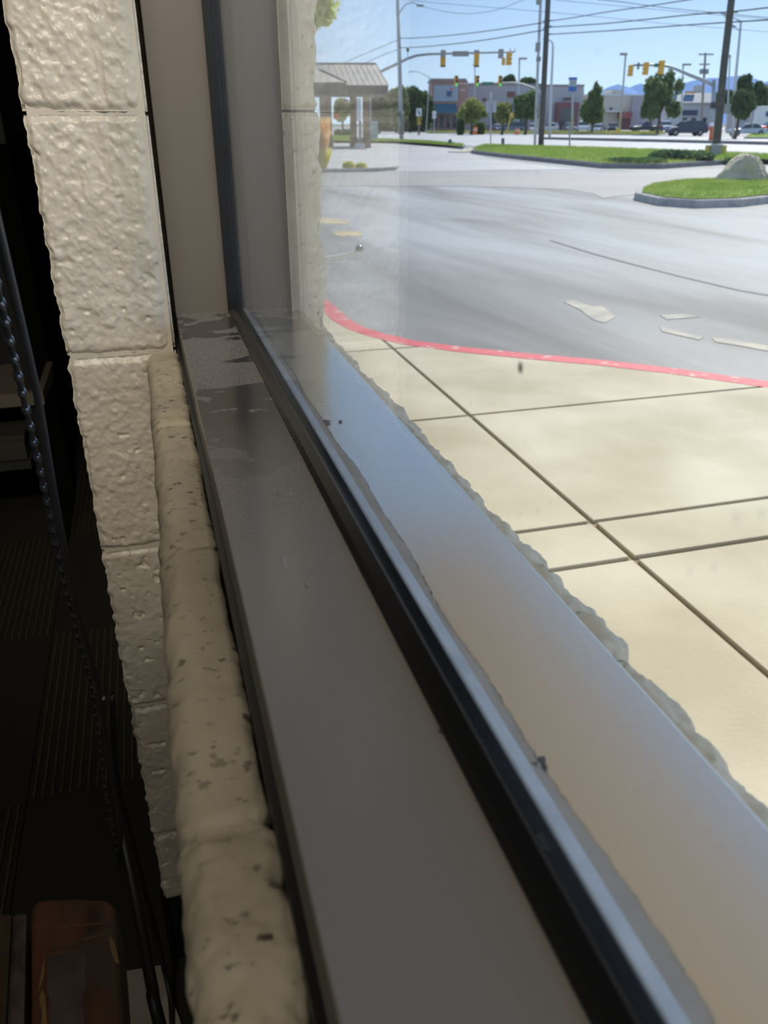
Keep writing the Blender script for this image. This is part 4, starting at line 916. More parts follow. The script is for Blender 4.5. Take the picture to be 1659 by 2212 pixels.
t = thing('utility_pole', 'dark leaning utility pole rising from the yellow bollards on the right', 'pole', gnd(1545, 344))
mb = MB(True); ptube(mb, [(1543, 346, dR), (1549, 300, dR), (1564, 140, dR), (1580, 0, dR), (1594, -140, dR)], [0.165, 0.16, 0.14, 0.13, 0.12], 12); mb.build('shaft', M_wood, t, True)
mb = MB(True); a = at(1563, 232, dR); mb.box(a[0] - 0.05, a[0] + 0.20, dR - 0.22, dR - 0.12, a[2] - 0.22, a[2] + 0.12); mb.build('meter_box', M_siggr, t)
mb = MB(True); a = at(1582, 26, dR); mb.tube([(a[0] - 0.2, a[1], a[2]), (a[0] + 0.2, a[1], a[2])], 0.04, 6); mb.build('insulator', M_galv, t)
mb = MB(True); a = at(1578, 58, dR); mb.tube([(a[0] - 0.2, a[1], a[2]), (a[0] + 0.2, a[1], a[2])], 0.035, 6); mb.build('insulator', M_galv, t)
M_ybol = mat('yellow_bollard', (0.62, 0.48, 0.06), 0.6, var=0.1, vscale=4)
for u, lab in ((1525.5, 'yellow concrete bollard left of the leaning pole base'), (1558, 'yellow concrete bollard right of the leaning pole base')):
    d = dR - 0.2; a = at(u, 348, d); b = thing('bollard', lab, 'bollard', (a[0], d, zg(d) + 0.15), 'yellow bollards at the pole base')
    zt = at(u, 312, d)[2]; mb = MB(True); mb.tube([(a[0], d, zg(d) + 0.13), (a[0], d, zt - 0.06)], 0.125, 14); mb.build('post', M_ybol, b, True)
    mb = MB(True); mb.blob((a[0], d, zt - 0.06), (0.125, 0.125, 0.06), amp=0, nu=14, nv=8, flat=0); mb.build('cap', mat('pale_cap', (0.7, 0.6, 0.4), 0.6), b, True)
a = at(1542, 348, dR - 0.5); b = thing('utility_box', 'grey concrete utility box between the two yellow bollards', 'box', (a[0], dR - 0.5, zg(dR) + 0.15))
mb = MB(True); mb.box(a[0] - 0.145, a[0] + 0.145, dR - 0.75, dR - 0.36, zg(dR) + 0.13, at(0, 314, dR - 0.5)[2]); mb.build('housing', M_siggr, b, bevel=0.02)
mb = MB(True); mb.box(a[0] - 0.16, a[0] + 0.16, dR - 0.77, dR - 0.34, at(0, 314, dR - 0.5)[2], at(0, 311, dR - 0.5)[2]); mb.build('lid', M_galvl, b)

t = thing('street_light', 'tall grey street light pole with a curved lamp arm left of centre', 'street light', gnd(867, 303))
mb = MB(True); ptube(mb, [(867.5, 304, dL), (865.5, 240, dL), (863, 130, dL), (858.5, 0, dL), (855, -90, dL)], [0.20, 0.18, 0.165, 0.13, 0.11], 12); mb.build('shaft', M_galv, t, True)
mb = MB(True); ptube(mb, [(866.5, 290, dL), (865.3, 240, dL)], [0.27, 0.26], 12); mb.build('base_sleeve', M_dkgr, t, True)
mb = MB(True); ptube(mb, [(861, 32, dL), (868, 20, dL), (877, 9, dL), (891, 5, dL), (902, 9, dL)], 0.04, 8); mb.build('lamp_arm', M_galv, t, True)
mb = MB(True); a = at(908, 12, dL); mb.blob(a, (0.34, 0.2, 0.10), amp=0, nu=12, nv=8); mb.build('lamp_head', M_siggr, t, True)

def signal_head(parent, u, vt, vb, d, face, lit=False, wpx=None, m=M_sigy):
    """three-section traffic signal; face=+1 looks away from the camera, -1 towards it, else yaw angle"""
    zt, zb = at(u, vt, d)[2], at(u, vb, d)[2]; h = zt - zb; w_ = h * 0.36; x = at(u, (vt + vb) / 2, d)[0]
    hd = MB(True); hd.box(x - w_ / 2, x + w_ / 2, d - w_ * 0.3, d + w_ * 0.3, zb, zt); o = hd.build('signal_head', m, parent, bevel=w_ * 0.08)
    for k in range(3):
        zc = zb + h * (k + 0.5) / 3
        dx, dy = math.sin(face), math.cos(face)
        v = MB(True); c = (x + dx * w_ * 0.32, d + dy * w_ * 0.32, zc); v.tube([c, (c[0] + dx * w_ * 0.55, c[1] + dy * w_ * 0.55, zc - 0.02)], [w_ * 0.42, w_ * 0.40], 12, cap=False); v.build('visor', M_sigb if m is not M_sigy else M_sigy, o)
        l = MB(True); l.tube([c, (c[0] + dx * 0.03, c[1] + dy * 0.03, zc)], w_ * 0.38, 12); l.build('lens', M_grlit if (lit and k == 0) else M_lensd, o)
    return o

# near signal mast whose pole stands behind the bank canopy
dN = dL + 4
t = thing('traffic_signal', 'nearest overhead traffic signal arm with three heads seen from behind', 'traffic light', (at(798, 300, dN)[0], dN, zg(dN)))
mb = MB(True); ptube(mb, [(798, 305, dN), (797, 168, dN)], [0.22, 0.18], 12); mb.build('mast', M_galv, t, True)
mb = MB(True); ptube(mb, [(797, 168, dN), (830, 151, dN), (858, 138, dN), (880, 127, dN), (900, 120, dN), (925, 117, dN), (960, 116, dN), (1020, 114.5, dN), (1080, 113, dN), (1111, 112, dN)], [0.13, 0.125, 0.12, 0.115, 0.11, 0.10, 0.09, 0.085, 0.075, 0.07], 10); mb.build('mast_arm', M_galv, t, True)
def backplate(u0, u1, v0, v1, d, m, parent, name='backplate', th=0.04):
    a, b_ = at(u0, v1, d), at(u1, v0, d); mb = MB(True); mb.box(a[0], b_[0], d - th / 2, d + th / 2, a[2], b_[2]); return mb.build(name, m, parent)
for u, m in ((957, 0), (1029.5, 0)):
    hd = signal_head(t, u, 109, 144, dN - 0.35, 0.25)
    backplate(u - 5.5, u + 5.5, 108, 124 if u < 1000 else 115, dN - 0.68, M_siggr, hd, 'rear_plate')
    backplate(u - 5.5, u + 5.5, 142, 145, dN - 0.66, M_sigb, hd, 'rear_plate')
hd = signal_head(t, 1098, 113, 141, dN - 0.2, 1.4)
mb = MB(True); a = at(1088, 133, dN - 0.2); mb.box(a[0] - 0.15, a[0] + 0.1, dN - 0.45, dN, a[2] - 0.28, a[2] + 0.28); mb.build('pedestrian_head', M_sigy, hd)
backplate(977, 1013, 110.5, 122, dN - 0.16, M_siggr, t, 'street_sign')
backplate(1076, 1088, 106, 126, dN - 0.18, M_siggr, t, 'detector_box', 0.25)
for u in (1102, 1112): mb = MB(True); a = at(u, 113, dN); mb.tube([a, (a[0], a[1], a[2] + 0.32)], 0.05, 6); mb.build('camera', M_galvl, t)
mb = MB(True); a = at(881, 108, dN); mb.blob(a, (0.15, 0.15, 0.17), amp=0, nu=10, nv=7); o = mb.build('camera_dome', M_dkgr, t, True)
mb = MB(True); mb.tube([(a[0], a[1], a[2] - 0.1), at(881, 126, dN)], 0.03, 6); mb.build('camera_stem', M_galv, t)

# far signal across the junction
dF = 118.0
t = thing('traffic_signal', 'far traffic signal with three green-lit heads in front of the brick store', 'traffic light', (at(1166, 290, dF)[0], dF, zg(dF)))
mb = MB(True); ptube(mb, [(1164, 289, dF), (1166, 196, dF)], [0.22, 0.18], 10); mb.build('mast', M_galvl, t, True)
mb = MB(True); ptube(mb, [(1166, 198, dF), (1150, 190, dF), (1130, 182, dF), (1108, 178.5, dF), (1080, 179, dF), (1030, 180, dF), (985, 181, dF)], [0.14, 0.13, 0.12, 0.11, 0.09, 0.08, 0.07], 8); mb.build('mast_arm', M_galvl, t, True)
for u in (985, 1030.5, 1080): signal_head(t, u, 163, 187, dF - 0.5, math.pi * 0.92, True)
backplate(1041, 1066, 177, 183, dF - 0.3, M_signg, t, 'street_sign')

# right signal
dQ = gnd(1541, 304)[1]
t = thing('traffic_signal', 'right overhead traffic signal arm with three heads sloping up from its grey mast', 'traffic light', gnd(1541, 304))
mb = MB(True); ptube(mb, [(1538.5, 305, dQ), (1540, 240, dQ), (1543, 172, dQ)], [0.21, 0.19, 0.16], 12); mb.build('mast', M_galv, t, True)
mb = MB(True); ptube(mb, [(1541, 184, dQ), (1520, 174, dQ), (1490, 162, dQ), (1460, 149, dQ), (1442, 143, dQ), (1425, 141, dQ), (1400, 140.5, dQ), (1366, 141, dQ)], [0.15, 0.145, 0.135, 0.12, 0.11, 0.10, 0.09, 0.08], 10); mb.build('mast_arm', M_galv, t, True)
for u, v0, v1 in ((1363.5, 140, 165), (1396.5, 134, 162), (1430, 130, 160)): signal_head(t, u, v0, v1, dQ - 0.4, -1.2)
backplate(1376, 1382, 135, 150, dQ - 0.2, M_dkgr, t, 'lane_sign'); backplate(1413, 1429, 137, 145, dQ - 0.2, M_signg, t, 'street_sign')
mb = MB(True); a = at(1541, 227, dQ); mb.box(a[0] - 0.30, a[0] + 0.22, dQ - 0.35, dQ - 0.1, a[2] - 0.25, a[2] + 0.2); mb.build('control_box', M_sigb, t)

# lamp posts of the lots beyond
def lot_light(lab, base_u, top_u, vt, vb, d, head, r=0.09, m=M_galvl, group='parking lot lamp posts'):
    b = at(base_u, vb, d); t = thing('lamp_post', lab, 'lamp post', (b[0], d, zg(d)), group)
    mb = MB(True); mb.tube([(b[0], d, zg(d)), at(top_u, vt, d)], r, 8); mb.build('shaft', m, t, True)
    a, c = at(head[0], head[2], d), at(head[1], head[3], d); mb = MB(True); mb.box(min(a[0], c[0]), max(a[0], c[0]), d - 0.25, d + 0.25, min(a[2], c[2]), max(a[2], c[2])); mb.build('lamp_head', M_siggr, t)
    return t
lot_light('slim lamp post with a flat head above the grey store roof', 1119, 1122, 126, 288, 150, (1121, 1138, 124.5, 128.5), 0.13)
lot_light('lamp post left of the right signal arm, flat dark head', 1338, 1352, 115, 287, 125, (1340, 1354, 114.5, 119.5), 0.13)
lot_light('lamp post rising behind the sloping right signal arm', 1470, 1476, 139, 287, 140, (1475, 1492, 137.5, 141.5), 0.13)
lot_light('thin dark lamp post just right of the leaning pole', 1570, 1577, 120, 286, 135, (1566, 1578, 119, 122.5), 0.12)
lot_light('thin white lamp post behind the middle signal head', 1024, 1026, 140, 286, 160, (1022, 1034, 139, 142), 0.10)
d = 95.0; b = at(1188, 285, d); t = thing('street_light', 'pale curved-top street light just right of the wooden utility pole', 'street light', (b[0], d, zg(d)))
mb = MB(True); mb.tube([(b[0], d, zg(d)), at(1191, 185, d), at(1194.5, 105, d), at(1194, 94, d), at(1190, 88, d), at(1182, 84, d)], [0.14, 0.13, 0.11, 0.09, 0.08, 0.06], 8); mb.build('shaft', M_galvl, t, True)
mb = MB(True); mb.blob(at(1178, 84, d), (0.3, 0.15, 0.08), amp=0, nu=10, nv=6); mb.build('lamp_head', M_siggr, t, True)
d = 90.0; b = at(1583, 296, d); t = thing('street_light', 'pale grey street light with a double bracket arm right of the leaning pole', 'street light', (b[0], d, zg(d)))
mb = MB(True); mb.tube([(b[0], d, zg(d)), at(1590, 160, d), at(1601, 45, d)], [0.15, 0.14, 0.11], 8); mb.build('shaft', M_galvl, t, True)
mb = MB(True); mb.tube([at(1601, 46, d), at(1570, 32, d), at(1552, 27, d)], 0.05, 6); mb.tube([at(1599, 68, d), at(1582, 53, d), at(1562, 31, d)], 0.04, 6); mb.build('bracket_arm', M_galv, t)
mb = MB(True); mb.blob(at(1542, 27, d), (0.5, 0.2, 0.09), amp=0, nu=10, nv=6); mb.build('lamp_head', M_siggr, t, True)
d = 150.0; b = at(920, 286, d); t = thing('street_light', 'faint far street light with an arched arm above the dark trees', 'street light', (b[0], d, zg(d)))
mb = MB(True); mb.tube([(b[0], d, zg(d)), at(928, 168, d), at(915, 160, d), at(902, 155, d), at(890, 154, d)], [0.12, 0.10, 0.07, 0.06, 0.06], 6); mb.build('shaft', M_galvl, t, True)
mb = MB(True); mb.blob(at(887, 155, d), (0.4, 0.2, 0.1), amp=0, nu=8, nv=6); mb.build('lamp_head', M_galvl, t, True)
# far power pole with transformers
d = 170.0; b = at(1513, 288, d); t = thing('utility_pole', 'distant utility pole with crossarms and two transformers', 'pole', (b[0], d, zg(d)))
mb = MB(True); mb.tube([(b[0], d, zg(d)), at(1524, 114, d)], [0.26, 0.2], 8); mb.build('shaft', mat('weathered_pole', (0.30, 0.27, 0.22), 0.9), t, True)
for u0, u1, v in ((1509, 1541, 117.5), (1511, 1533, 139)):
    a, c = at(u0, v, d), at(u1, v, d); mb = MB(True); mb.box(a[0], c[0], d - 0.2, d + 0.1, a[2] - 0.12, a[2] + 0.12); mb.build('crossarm', M_siggr, t)
for u in (1515, 1527):
    mb = MB(True); mb.tube([at(u, 160, d - 0.4), at(u, 149, d - 0.4)], 0.34, 10); mb.build('transformer', M_galv, t, True)

# overhead wires
WIRES = [('top wire from the wooden pole rising to the right', [(1184, 46, dM), (1240, 38, dM - 3), (1304, 27, dM - 6), (1397, 13.5, dM - 10), (1485, 0, dM - 14), (1560, -14, dM - 17)], .022),
 ('upper main wire between the wooden pole and the leaning pole', [(1184, 59, dM), (1230, 56, dM - 3), (1305, 51, dM - 6), (1400, 41.5, dM - 10), (1500, 31, dM - 14), (1578, 25.5, dR), (1659, 16.5, dR - 3), (1760, 5, dR - 6)], .024),
 ('lower main wire between the wooden pole and the leaning pole', [(1184, 74.5, dM), (1300, 67.5, dM - 6), (1405, 60, dM - 10), (1500, 53, dM - 14), (1576, 48, dR), (1659, 43, dR - 3), (1760, 37, dR - 6)], .024),
 ('wire from the top edge descending to the right corner', [(1290, -1, 70), (1340, 4, 70), (1440, 17, 72), (1555, 28.5, 75), (1659, 38, 78), (1760, 46, 80)], .024),
 ('upper wire from the light pole to the wooden pole', [(859, 82.5, dL), (900, 82, dL - 4), (980, 75.5, dL - 12), (1060, 66, dL - 18), (1160, 51, dM + 1), (1184, 46, dM)], .026),
 ('lower wire from the light pole to the wooden pole', [(860, 103, dL), (900, 102, dL - 4), (980, 95, dL - 12), (1060, 84.5, dL - 18), (1160, 67.5, dM + 1), (1184, 63, dM)], .028),
 ('upper wire falling left from the light pole', [(858, 87, dL), (800, 111, dL + 8), (745, 135, dL + 15), (690, 160, dL + 22)], .026),
 ('lower wire falling left from the light pole', [(859, 107, dL), (820, 122, dL + 6), (780, 140, dL + 12), (700, 180, dL + 22)], .026),
 ('thin sagging wire from the lamp head toward the upper right', [(913, 14, dL), (960, 25, 70), (1007, 29.5, 68), (1050, 26, 66), (1082, 18.5, 64), (1130, 0, 62), (1160, -14, 60)], .014),
 ('thin wire crossing the sky high above the signals', [(880, 0, 90), (960, 8, 88), (1040, 14.5, 86), (1170, 25, 84), (1300, 37, 84), (1450, 52, 86), (1700, 72, 90)], .016),
 ('faint pair line slanting down to the right corner', [(1200, 0, 95), (1350, 14, 95), (1500, 28, 96), (1659, 41, 98), (1760, 50, 98)], .02)]
for lab, pts, r in WIRES:
    mb = MB(True); P = [Vector(at(*p)) for p in pts]; out = []
    for i in range(len(P) - 1):
        p0, p1, p2, p3 = P[max(i - 1, 0)], P[i], P[i + 1], P[min(i + 2, len(P) - 1)]
        for k in range(5):
            q = k / 5; out.append(0.5 * ((2 * p1) + (p2 - p0) * q + (2 * p0 - 5 * p1 + 4 * p2 - p3) * q * q + (3 * p1 - p0 - 3 * p2 + p3) * q ** 3))
    out.append(P[-1]); mb.tube(out, r, 5); o = mb.build('overhead_wire', M_wire, None, loc=tuple(P[0])); tag(o, lab, 'wire', 'overhead wires')

# small roadside furniture
def sign_post(name, lab, u, vb, vt, d, r=0.04, m=M_galvl, cat='sign'):
    b = at(u, vb, d); t = thing(name, lab, cat, (b[0], d, zg(d))); mb = MB(True); mb.tube([(b[0], d, zg(d) - 0.02), at(u, vt, d)], r, 8); mb.build('post', m, t, True); return t
t = sign_post('road_sign', 'white keep-right sign over a yellow striped hazard plate on a wooden post', 905, 286, 236, 112, 0.12, mat('brown_post', (0.22, 0.18, 0.15), 0.8))
mb = MB(True); a, c = at(899, 251, 111.8), at(911, 234, 111.8); mb.box(a[0], c[0], 111.75, 111.8, a[2], c[2]); sp = mb.build('white_plate', M_white, t)
mb = MB(True); x0 = at(905, 243, 111.7)
mb.add([(x0[0] - 0.22, 111.73, x0[2] + 0.3), (x0[0] - 0.08, 111.73, x0[2] + 0.3), (x0[0] + 0.08, 111.73, x0[2] - 0.02), (x0[0] + 0.08, 111.73, x0[2] + 0.12), (x0[0] + 0.2, 111.73, x0[2] - 0.15), (x0[0] - 0.04, 111.73, x0[2] - 0.32), (x0[0] + 0.0, 111.73, x0[2] - 0.1)], [(0, 1, 2, 6), (2, 3, 4), (2, 4, 5, 6)]); mb.build('arrow_mark', M_sigb, sp)
mb = MB(True); a, c = at(900.5, 268.5, 111.8), at(909.5, 251.5, 111.8); mb.box(a[0], c[0], 111.75, 111.8, a[2], c[2]); hz = mb.build('hazard_plate', mat('hazard_yellow', (0.75, 0.48, 0.04), 0.5), t)
mb = MB(True)
for k in range(4):
    z = a[2] + (c[2] - a[2]) * (0.08 + 0.23 * k); mb.add([(a[0], 111.74, z), (a[0], 111.74, z + 0.1), (c[0], 111.74, z + 0.3), (c[0], 111.74, z + 0.2)], [(0, 1, 2, 3)])
mb.build('stripes', M_sigb, hz)
t = sign_post('road_sign', 'pair of white sign backs on a slim post before the small tree', 1060, 316, 200, gnd(1060, 316)[1], 0.045)
d = gnd(1060, 316)[1]
for u0, u1 in ((1049.5, 1059), (1063, 1073)): backplate(u0, u1, 218, 243, d + 0.05, mat('pale_sign_back', (0.52, 0.50, 0.53), 0.6), t, 'sign_plate')
t = sign_post('road_sign', 'slim grey sign post on the grass right of the wooden utility pole', 1230.5, 325, 268, gnd(1230, 325)[1], 0.045, M_galv)
mb = MB(True); a = at(1230, 276, gnd(1230, 325)[1]); mb.box(a[0] - 0.05, a[0] + 0.05, a[1] - 0.03, a[1] + 0.03, a[2] - 0.1, a[2] + 0.2); mb.build('sign_plate', M_siggr, t)
t = sign_post('road_sign', 'small white round sign backs before the brick store awning', 938, 286, 244, 126, 0.05)
for v in (244, 252):
    mb = MB(True); a = at(938, v, 125.8); mb.tube([(a[0], 125.8, a[2]), (a[0], 125.75, a[2])], 0.30, 14); mb.build('sign_plate', M_white, t)
a = gnd(1086, 318); d = a[1]; b = thing('marker_post', 'short dark green marker post on the grass verge', 'post', a)
mb = MB(True); mb.tube([(a[0], a[1], a[2]), at(1086.5, 300, a[1])], 0.10, 10); mb.build('post', M_dkgr, b, True)
mb = MB(True); q = at(1086.5, 300, a[1]); mb.blob(q, (0.105, 0.105, 0.06), amp=0, nu=10, nv=6); mb.build('cap', M_dkgr, b, True)
M_or = mat('safety_orange', (0.85, 0.20, 0.03), 0.5)
a = gnd(1535, 305.5); d = a[1]; b = thing('delineator_post', 'orange delineator post with a white ring left of the leaning pole', 'post', a)
mb = MB(True); mb.tube([(a[0], d, a[2]), at(1537.5, 273, d)], [0.16, 0.13], 12); mb.build('post', mat('faded_orange', (0.62, 0.13, 0.03), 0.5), b, True)
mb = MB(True); mb.tube([at(1537.5, 273, d), at(1538, 265, d)], [0.17, 0.15], 12); mb.build('top_ring', M_white, b, True)
mb = MB(True); mb.tube([(a[0], d, a[2] - 0.02), (a[0], d, a[2] + 0.08)], [0.3, 0.26], 12); mb.build('base', M_sigb, b)
for u, vt, lab in ((1026, 274, 'orange traffic barrel behind the far verge, left one'), (1117, 277.5, 'orange traffic barrel before the parked minivan')):
    d = 112.0; a = at(u, 288, d); b = thing('traffic_barrel', lab, 'barrel', (a[0], d, zg(d) + 0.12), 'orange traffic barrels'); zt = at(u, vt, d)[2]
    mb = MB(True); z0 = zg(d) + 0.1; mb.tube([(a[0], d, z0), (a[0], d, z0 + (zt - z0) * .5), (a[0], d, zt)], [0.30, 0.27, 0.23], 14); mb.build('barrel', M_or, b, True)
    mb = MB(True); mb.tube([(a[0], d, z0 + (zt - z0) * .55), (a[0], d, z0 + (zt - z0) * .7)], [0.272, 0.262], 14); mb.build('white_band', M_white, b, True)
d = 108.0; a = at(1334, 287, d); b = thing('ground_sign', 'low yellow sign board on the far verge left of the black pickup', 'sign', (a[0], d, zg(d) + 0.12))
mb = MB(True); mb.box(a[0] - 0.22, a[0] + 0.22, d - 0.03, d + 0.03, zg(d) + 0.25, at(1334, 277, d)[2]); mb.build('board', mat('hazard_yellow', (0.75, 0.48, 0.04)), b)
for s in (-1, 1): mb = MB(True); mb.box(a[0] + s * 0.18 - 0.02, a[0] + s * 0.18 + 0.02, d - 0.02, d + 0.02, zg(d) + 0.1, zg(d) + 0.28); mb.build('leg', M_siggr, b)
d = 112.0; a = at(1094, 287, d); b = thing('leaning_marker', 'leaning yellow marker pole in front of the parked minivan', 'post', (a[0], d, zg(d) + 0.12))
mb = MB(True); mb.tube([(a[0], d, zg(d) + 0.1), at(1104, 250, d)], 0.09, 8); mb.build('pole', mat('marker_yellow', (0.6, 0.42, 0.1), 0.6), b, True)
mb = MB(True); q = at(1105, 249, d); mb.box(q[0] - 0.25, q[0] + 0.25, d - 0.03, d + 0.03, q[2] - 0.3, q[2] + 0.3); mb.build('plate', mat('marker_yellow', (0.6, 0.42, 0.1)), b)
for k, (u0, u1, vt, lab) in enumerate([(929, 939, 304.5, 'black rock on the grass strip, leftmost of three dark lumps'), (943, 956, 305.5, 'wide black rock on the grass strip, middle of three dark lumps')]):
    v = 313; d = gnd((u0 + u1) / 2, v)[1]; a = at((u0 + u1) / 2, v, d); rx = (at(u1, v, d)[0] - at(u0, v, d)[0]) / 2; hz_ = at(u0, vt, d)[2] - zg(d) - 0.1
    mb = MB(True); mb.blob((a[0], d, zg(d) + 0.1), (rx, rx * 0.8, hz_), seed=60 + k, amp=0.25, nu=14, nv=10, flat=0); o = mb.build('landscape_rock', M_sigb, None, loc=(a[0], d, zg(d) + 0.1)); tag(o, lab, 'rock')
d = gnd(972, 316)[1]; a = at(972, 316, d); b = thing('pipe_vent', 'dark flared stand pipe on the grass strip right of two black rocks', 'pipe', (a[0], d, zg(d) + 0.1))
mb = MB(True); zt = at(972, 301, d)[2]; mb.tube([(a[0], d, zg(d) + 0.08), (a[0], d, zg(d) + 0.25), (a[0], d, zt - 0.08)], [0.18, 0.16, 0.08], 12); mb.build('body', M_dkgr, b, True)
mb = MB(True); mb.tube([(a[0], d, zt - 0.08), (a[0], d, zt)], [0.11, 0.09], 12); mb.build('cap', M_dkgr, b, True)

# ------------------------------------------------------------------ bank drive-through canopy
dB = gnd(760, 320)[1]
bk = thing('drive_through_canopy', 'bank drive-through shelter with a tan metal roof on brown brick columns', 'building', (at(760, 320, dB)[0], dB, zg(dB)))
M_roof = mat('tan_metal_roof', (0.43, 0.38, 0.33), 0.5, metal=0.15)
M_fas = mat('dark_bronze_fascia', (0.085, 0.078, 0.078), 0.6)
M_brk = mat('brown_brick', (0.27, 0.18, 0.13), 0.85, var=0.15, vscale=8)
def bp(u, v, dd=0.0): return at(u, v, dB + dd)
e0, e1 = bp(560, 184), bp(838.5, 184); rdg0, rdg1 = bp(560, 138, 3.0), bp(812, 138, 3.0)
# hipped front slope split in standing-seam pans
NS = 22
for i in range(NS):
    a0, a1 = i / NS, (i + 1) / NS
    def lerp(p, q, t): return tuple(p[k] + (q[k] - p[k]) * t for k in range(3))
    q = [lerp(e0, e1, a0), lerp(e0, e1, a1), lerp(rdg0, rdg1, a1), lerp(rdg0, rdg1, a0)]
    mb = MB(True); mb.prism(q, (0, 0.02, -0.04)); mb.build('roof_pan', M_roof, bk)
    mb = MB(True); mb.tube([lerp(e0, e1, a1), lerp(rdg0, rdg1, a1)], 0.035, 4); mb.build('roof_seam', M_roof, bk)
eb = (e1[0], dB + 6.0, e1[2])
mb = MB(True); mb.add([e1, eb, rdg1], [(0, 1, 2)]); mb.add([(e0[0], dB + 6, e0[2]), eb, rdg1, rdg0], [(0, 1, 2, 3)]); mb.build('rear_roof', M_roof, bk)
mb = MB(True); mb.tube([rdg0, rdg1], 0.07, 6); mb.build('ridge_cap', M_fas, bk)
zf0, zf1 = bp(0, 204)[2], bp(0, 184.5)[2]
mb = MB(True); mb.box(e0[0], e1[0], dB, dB + 6, zf0, zf1); mb.build('fascia', M_fas, bk)
# lower porch gable in front
d2 = -1.5
pe = bp(748, 177.5, d2); pr = bp(690, 150, d2)
mb = MB(True); mb.add([bp(748, 177.5, d2), bp(560, 177, d2), bp(560, 150, 0.4), bp(690, 150, 0.4)], [(0, 1, 2, 3)]); mb.build('porch_roof', M_roof, bk)
mb = MB(True); mb.tube([bp(749, 178, d2), bp(690, 150, 0.35)], 0.06, 5); mb.build('porch_hip', M_fas, bk)
mb = MB(True); mb.box(bp(560, 177, d2)[0], pe[0], dB + d2, dB, bp(0, 205, d2)[2], bp(0, 178, d2)[2]); mb.build('porch_fascia', M_fas, bk)
def column(u0, u1, dd, vt=205):
    a, c = bp(u0, 318, dd), bp(u1, 318, dd); d = dB + dd; h0, h1 = zg(d), bp(0, vt, dd)[2]; w_ = c[0] - a[0]
    col = MB(True); col.box(a[0], c[0], d, d + w_, h0, h1); o = col.build('column', M_brk, bk)
    mb = MB(True); mb.box(a[0] - 0.05, c[0] + 0.05, d - 0.05, d + w_ + 0.05, h0, h0 + 0.55); mb.build('column_plinth', M_brk, o)
column(693, 717, d2); column(757, 771, 2.0); column(784, 799.5, 0.4)
mb = MB(True); a, c = bp(771, 262, 0), bp(780, 212, 0); mb.box(a[0], c[0], dB - 0.2, dB + 0.1, a[2], c[2]); o = mb.build('lane_sign', M_white, bk); 
mb = MB(True); a, c = bp(775, 316, 0), bp(781, 262, 0); mb.box(a[0], c[0], dB - 0.15, dB + 0.1, a[2], c[2]); mb.build('teller_pylon', M_siggr, bk)
mb = MB(True); a = bp(777, 318, -0.3); mb.tube([(a[0], dB - 0.3, zg(dB)), (a[0], dB - 0.3, zg(dB) + 0.28)], [0.33, 0.28], 12); mb.build('pylon_base', mat('pale_concrete', (0.6, 0.56, 0.5), 0.8), bk)
mb = MB(True); a, c = bp(720, 257, 6), bp(731, 243, 6); mb.box(a[0], c[0], dB + 6, dB + 6.1, a[2], c[2]); mb.build('orange_lane_light', M_or, bk)
mb = MB(True); a, c = bp(741, 222, 5), bp(753, 215, 5); mb.box(a[0], c[0], dB + 5, dB + 5.2, a[2], c[2]); mb.build('canopy_lamp', M_white, bk)
d = dB + 16; a, c = at(799, 302, d), at(816, 262, d); b = thing('utility_cabinet', 'pale grey utility cabinet right of the bank shelter columns', 'cabinet', (a[0], d, zg(d)))
mb = MB(True); mb.box(a[0], c[0], d, d + 0.8, zg(d), c[2]); mb.build('housing', mat('cabinet_grey', (0.42, 0.47, 0.46), 0.6), b, bevel=0.04)
mb = MB(True); mb.box(a[0] + 0.1, c[0] - 0.1, d - 0.02, d, zg(d) + 0.15, c[2] - 0.15); mb.build('door', mat('cabinet_door', (0.46, 0.50, 0.49), 0.6), b)

# ------------------------------------------------------------------ stores across the street
def facade(u0, u1, vt, vb, d, dep, m, name, parent, dd=0.0):
    a, c = at(u0, vb, d + dd), at(u1, vt, d + dd); mb = MB(True); mb.box(a[0], c[0], d + dd, d + dd + dep, zg(d) if vb >= 284 else a[2], c[2]); return mb.build(name, m, parent)
M_brick = mat('red_brick', (0.42, 0.24, 0.20), 0.85, var=0.08, vscale=3)
M_gst = mat('grey_stucco', (0.47, 0.45, 0.45), 0.85, var=0.04, vscale=0.2)
M_tan = mat('tan_stucco', (0.66, 0.58, 0.48), 0.85, var=0.03, vscale=0.2)
M_teal = mat('teal_awning', (0.05, 0.14, 0.19), 0.6)
D1 = 186.0
st = thing('brick_store', 'brick corner store with a grey sign panel and teal awning', 'building', (at(970, 285, D1)[0], D1, zg(D1)))
facade(932, 1011, 174, 286, D1, 14, M_brick, 'wall', st); facade(931, 1008, 169.5, 175, D1, 14, mat('stone_cap', (0.30, 0.27, 0.25), 0.8), 'parapet', st, -0.3)
pn = facade(937, 990, 184, 219, D1, 0.2, mat('sign_panel_grey', (0.36, 0.42, 0.47), 0.6), 'sign_panel', st, -0.25)
x0, x1 = at(963, 203, D1)[0], at(977, 203, D1)[0]; mb = MB(True); zc = at(0, 203, D1)[2]
mb.prism([(x0, D1 - 0.30, zc + 0.4), (x0 + 0.1, D1 - 0.30, zc + 0.5), (x1, D1 - 0.30, zc + 0.5), (x1 - 0.15, D1 - 0.30, zc + 0.1), (x1 - 0.25, D1 - 0.30, zc - 0.55), (x0 + 0.25, D1 - 0.30, zc - 0.5)], (0, 0.04, 0)); mb.build('shop_mark', mat('mark_navy', (0.09, 0.10, 0.24), 0.5), pn)
mb = MB(True); q = at(975, 192.5, D1); mb.blob((q[0], D1 - 0.3, q[2]), (0.32, 0.05, 0.25), amp=0, nu=10, nv=8); mb.build('red_dot_mark', mat('mark_red', (0.65, 0.14, 0.18), 0.5), pn)
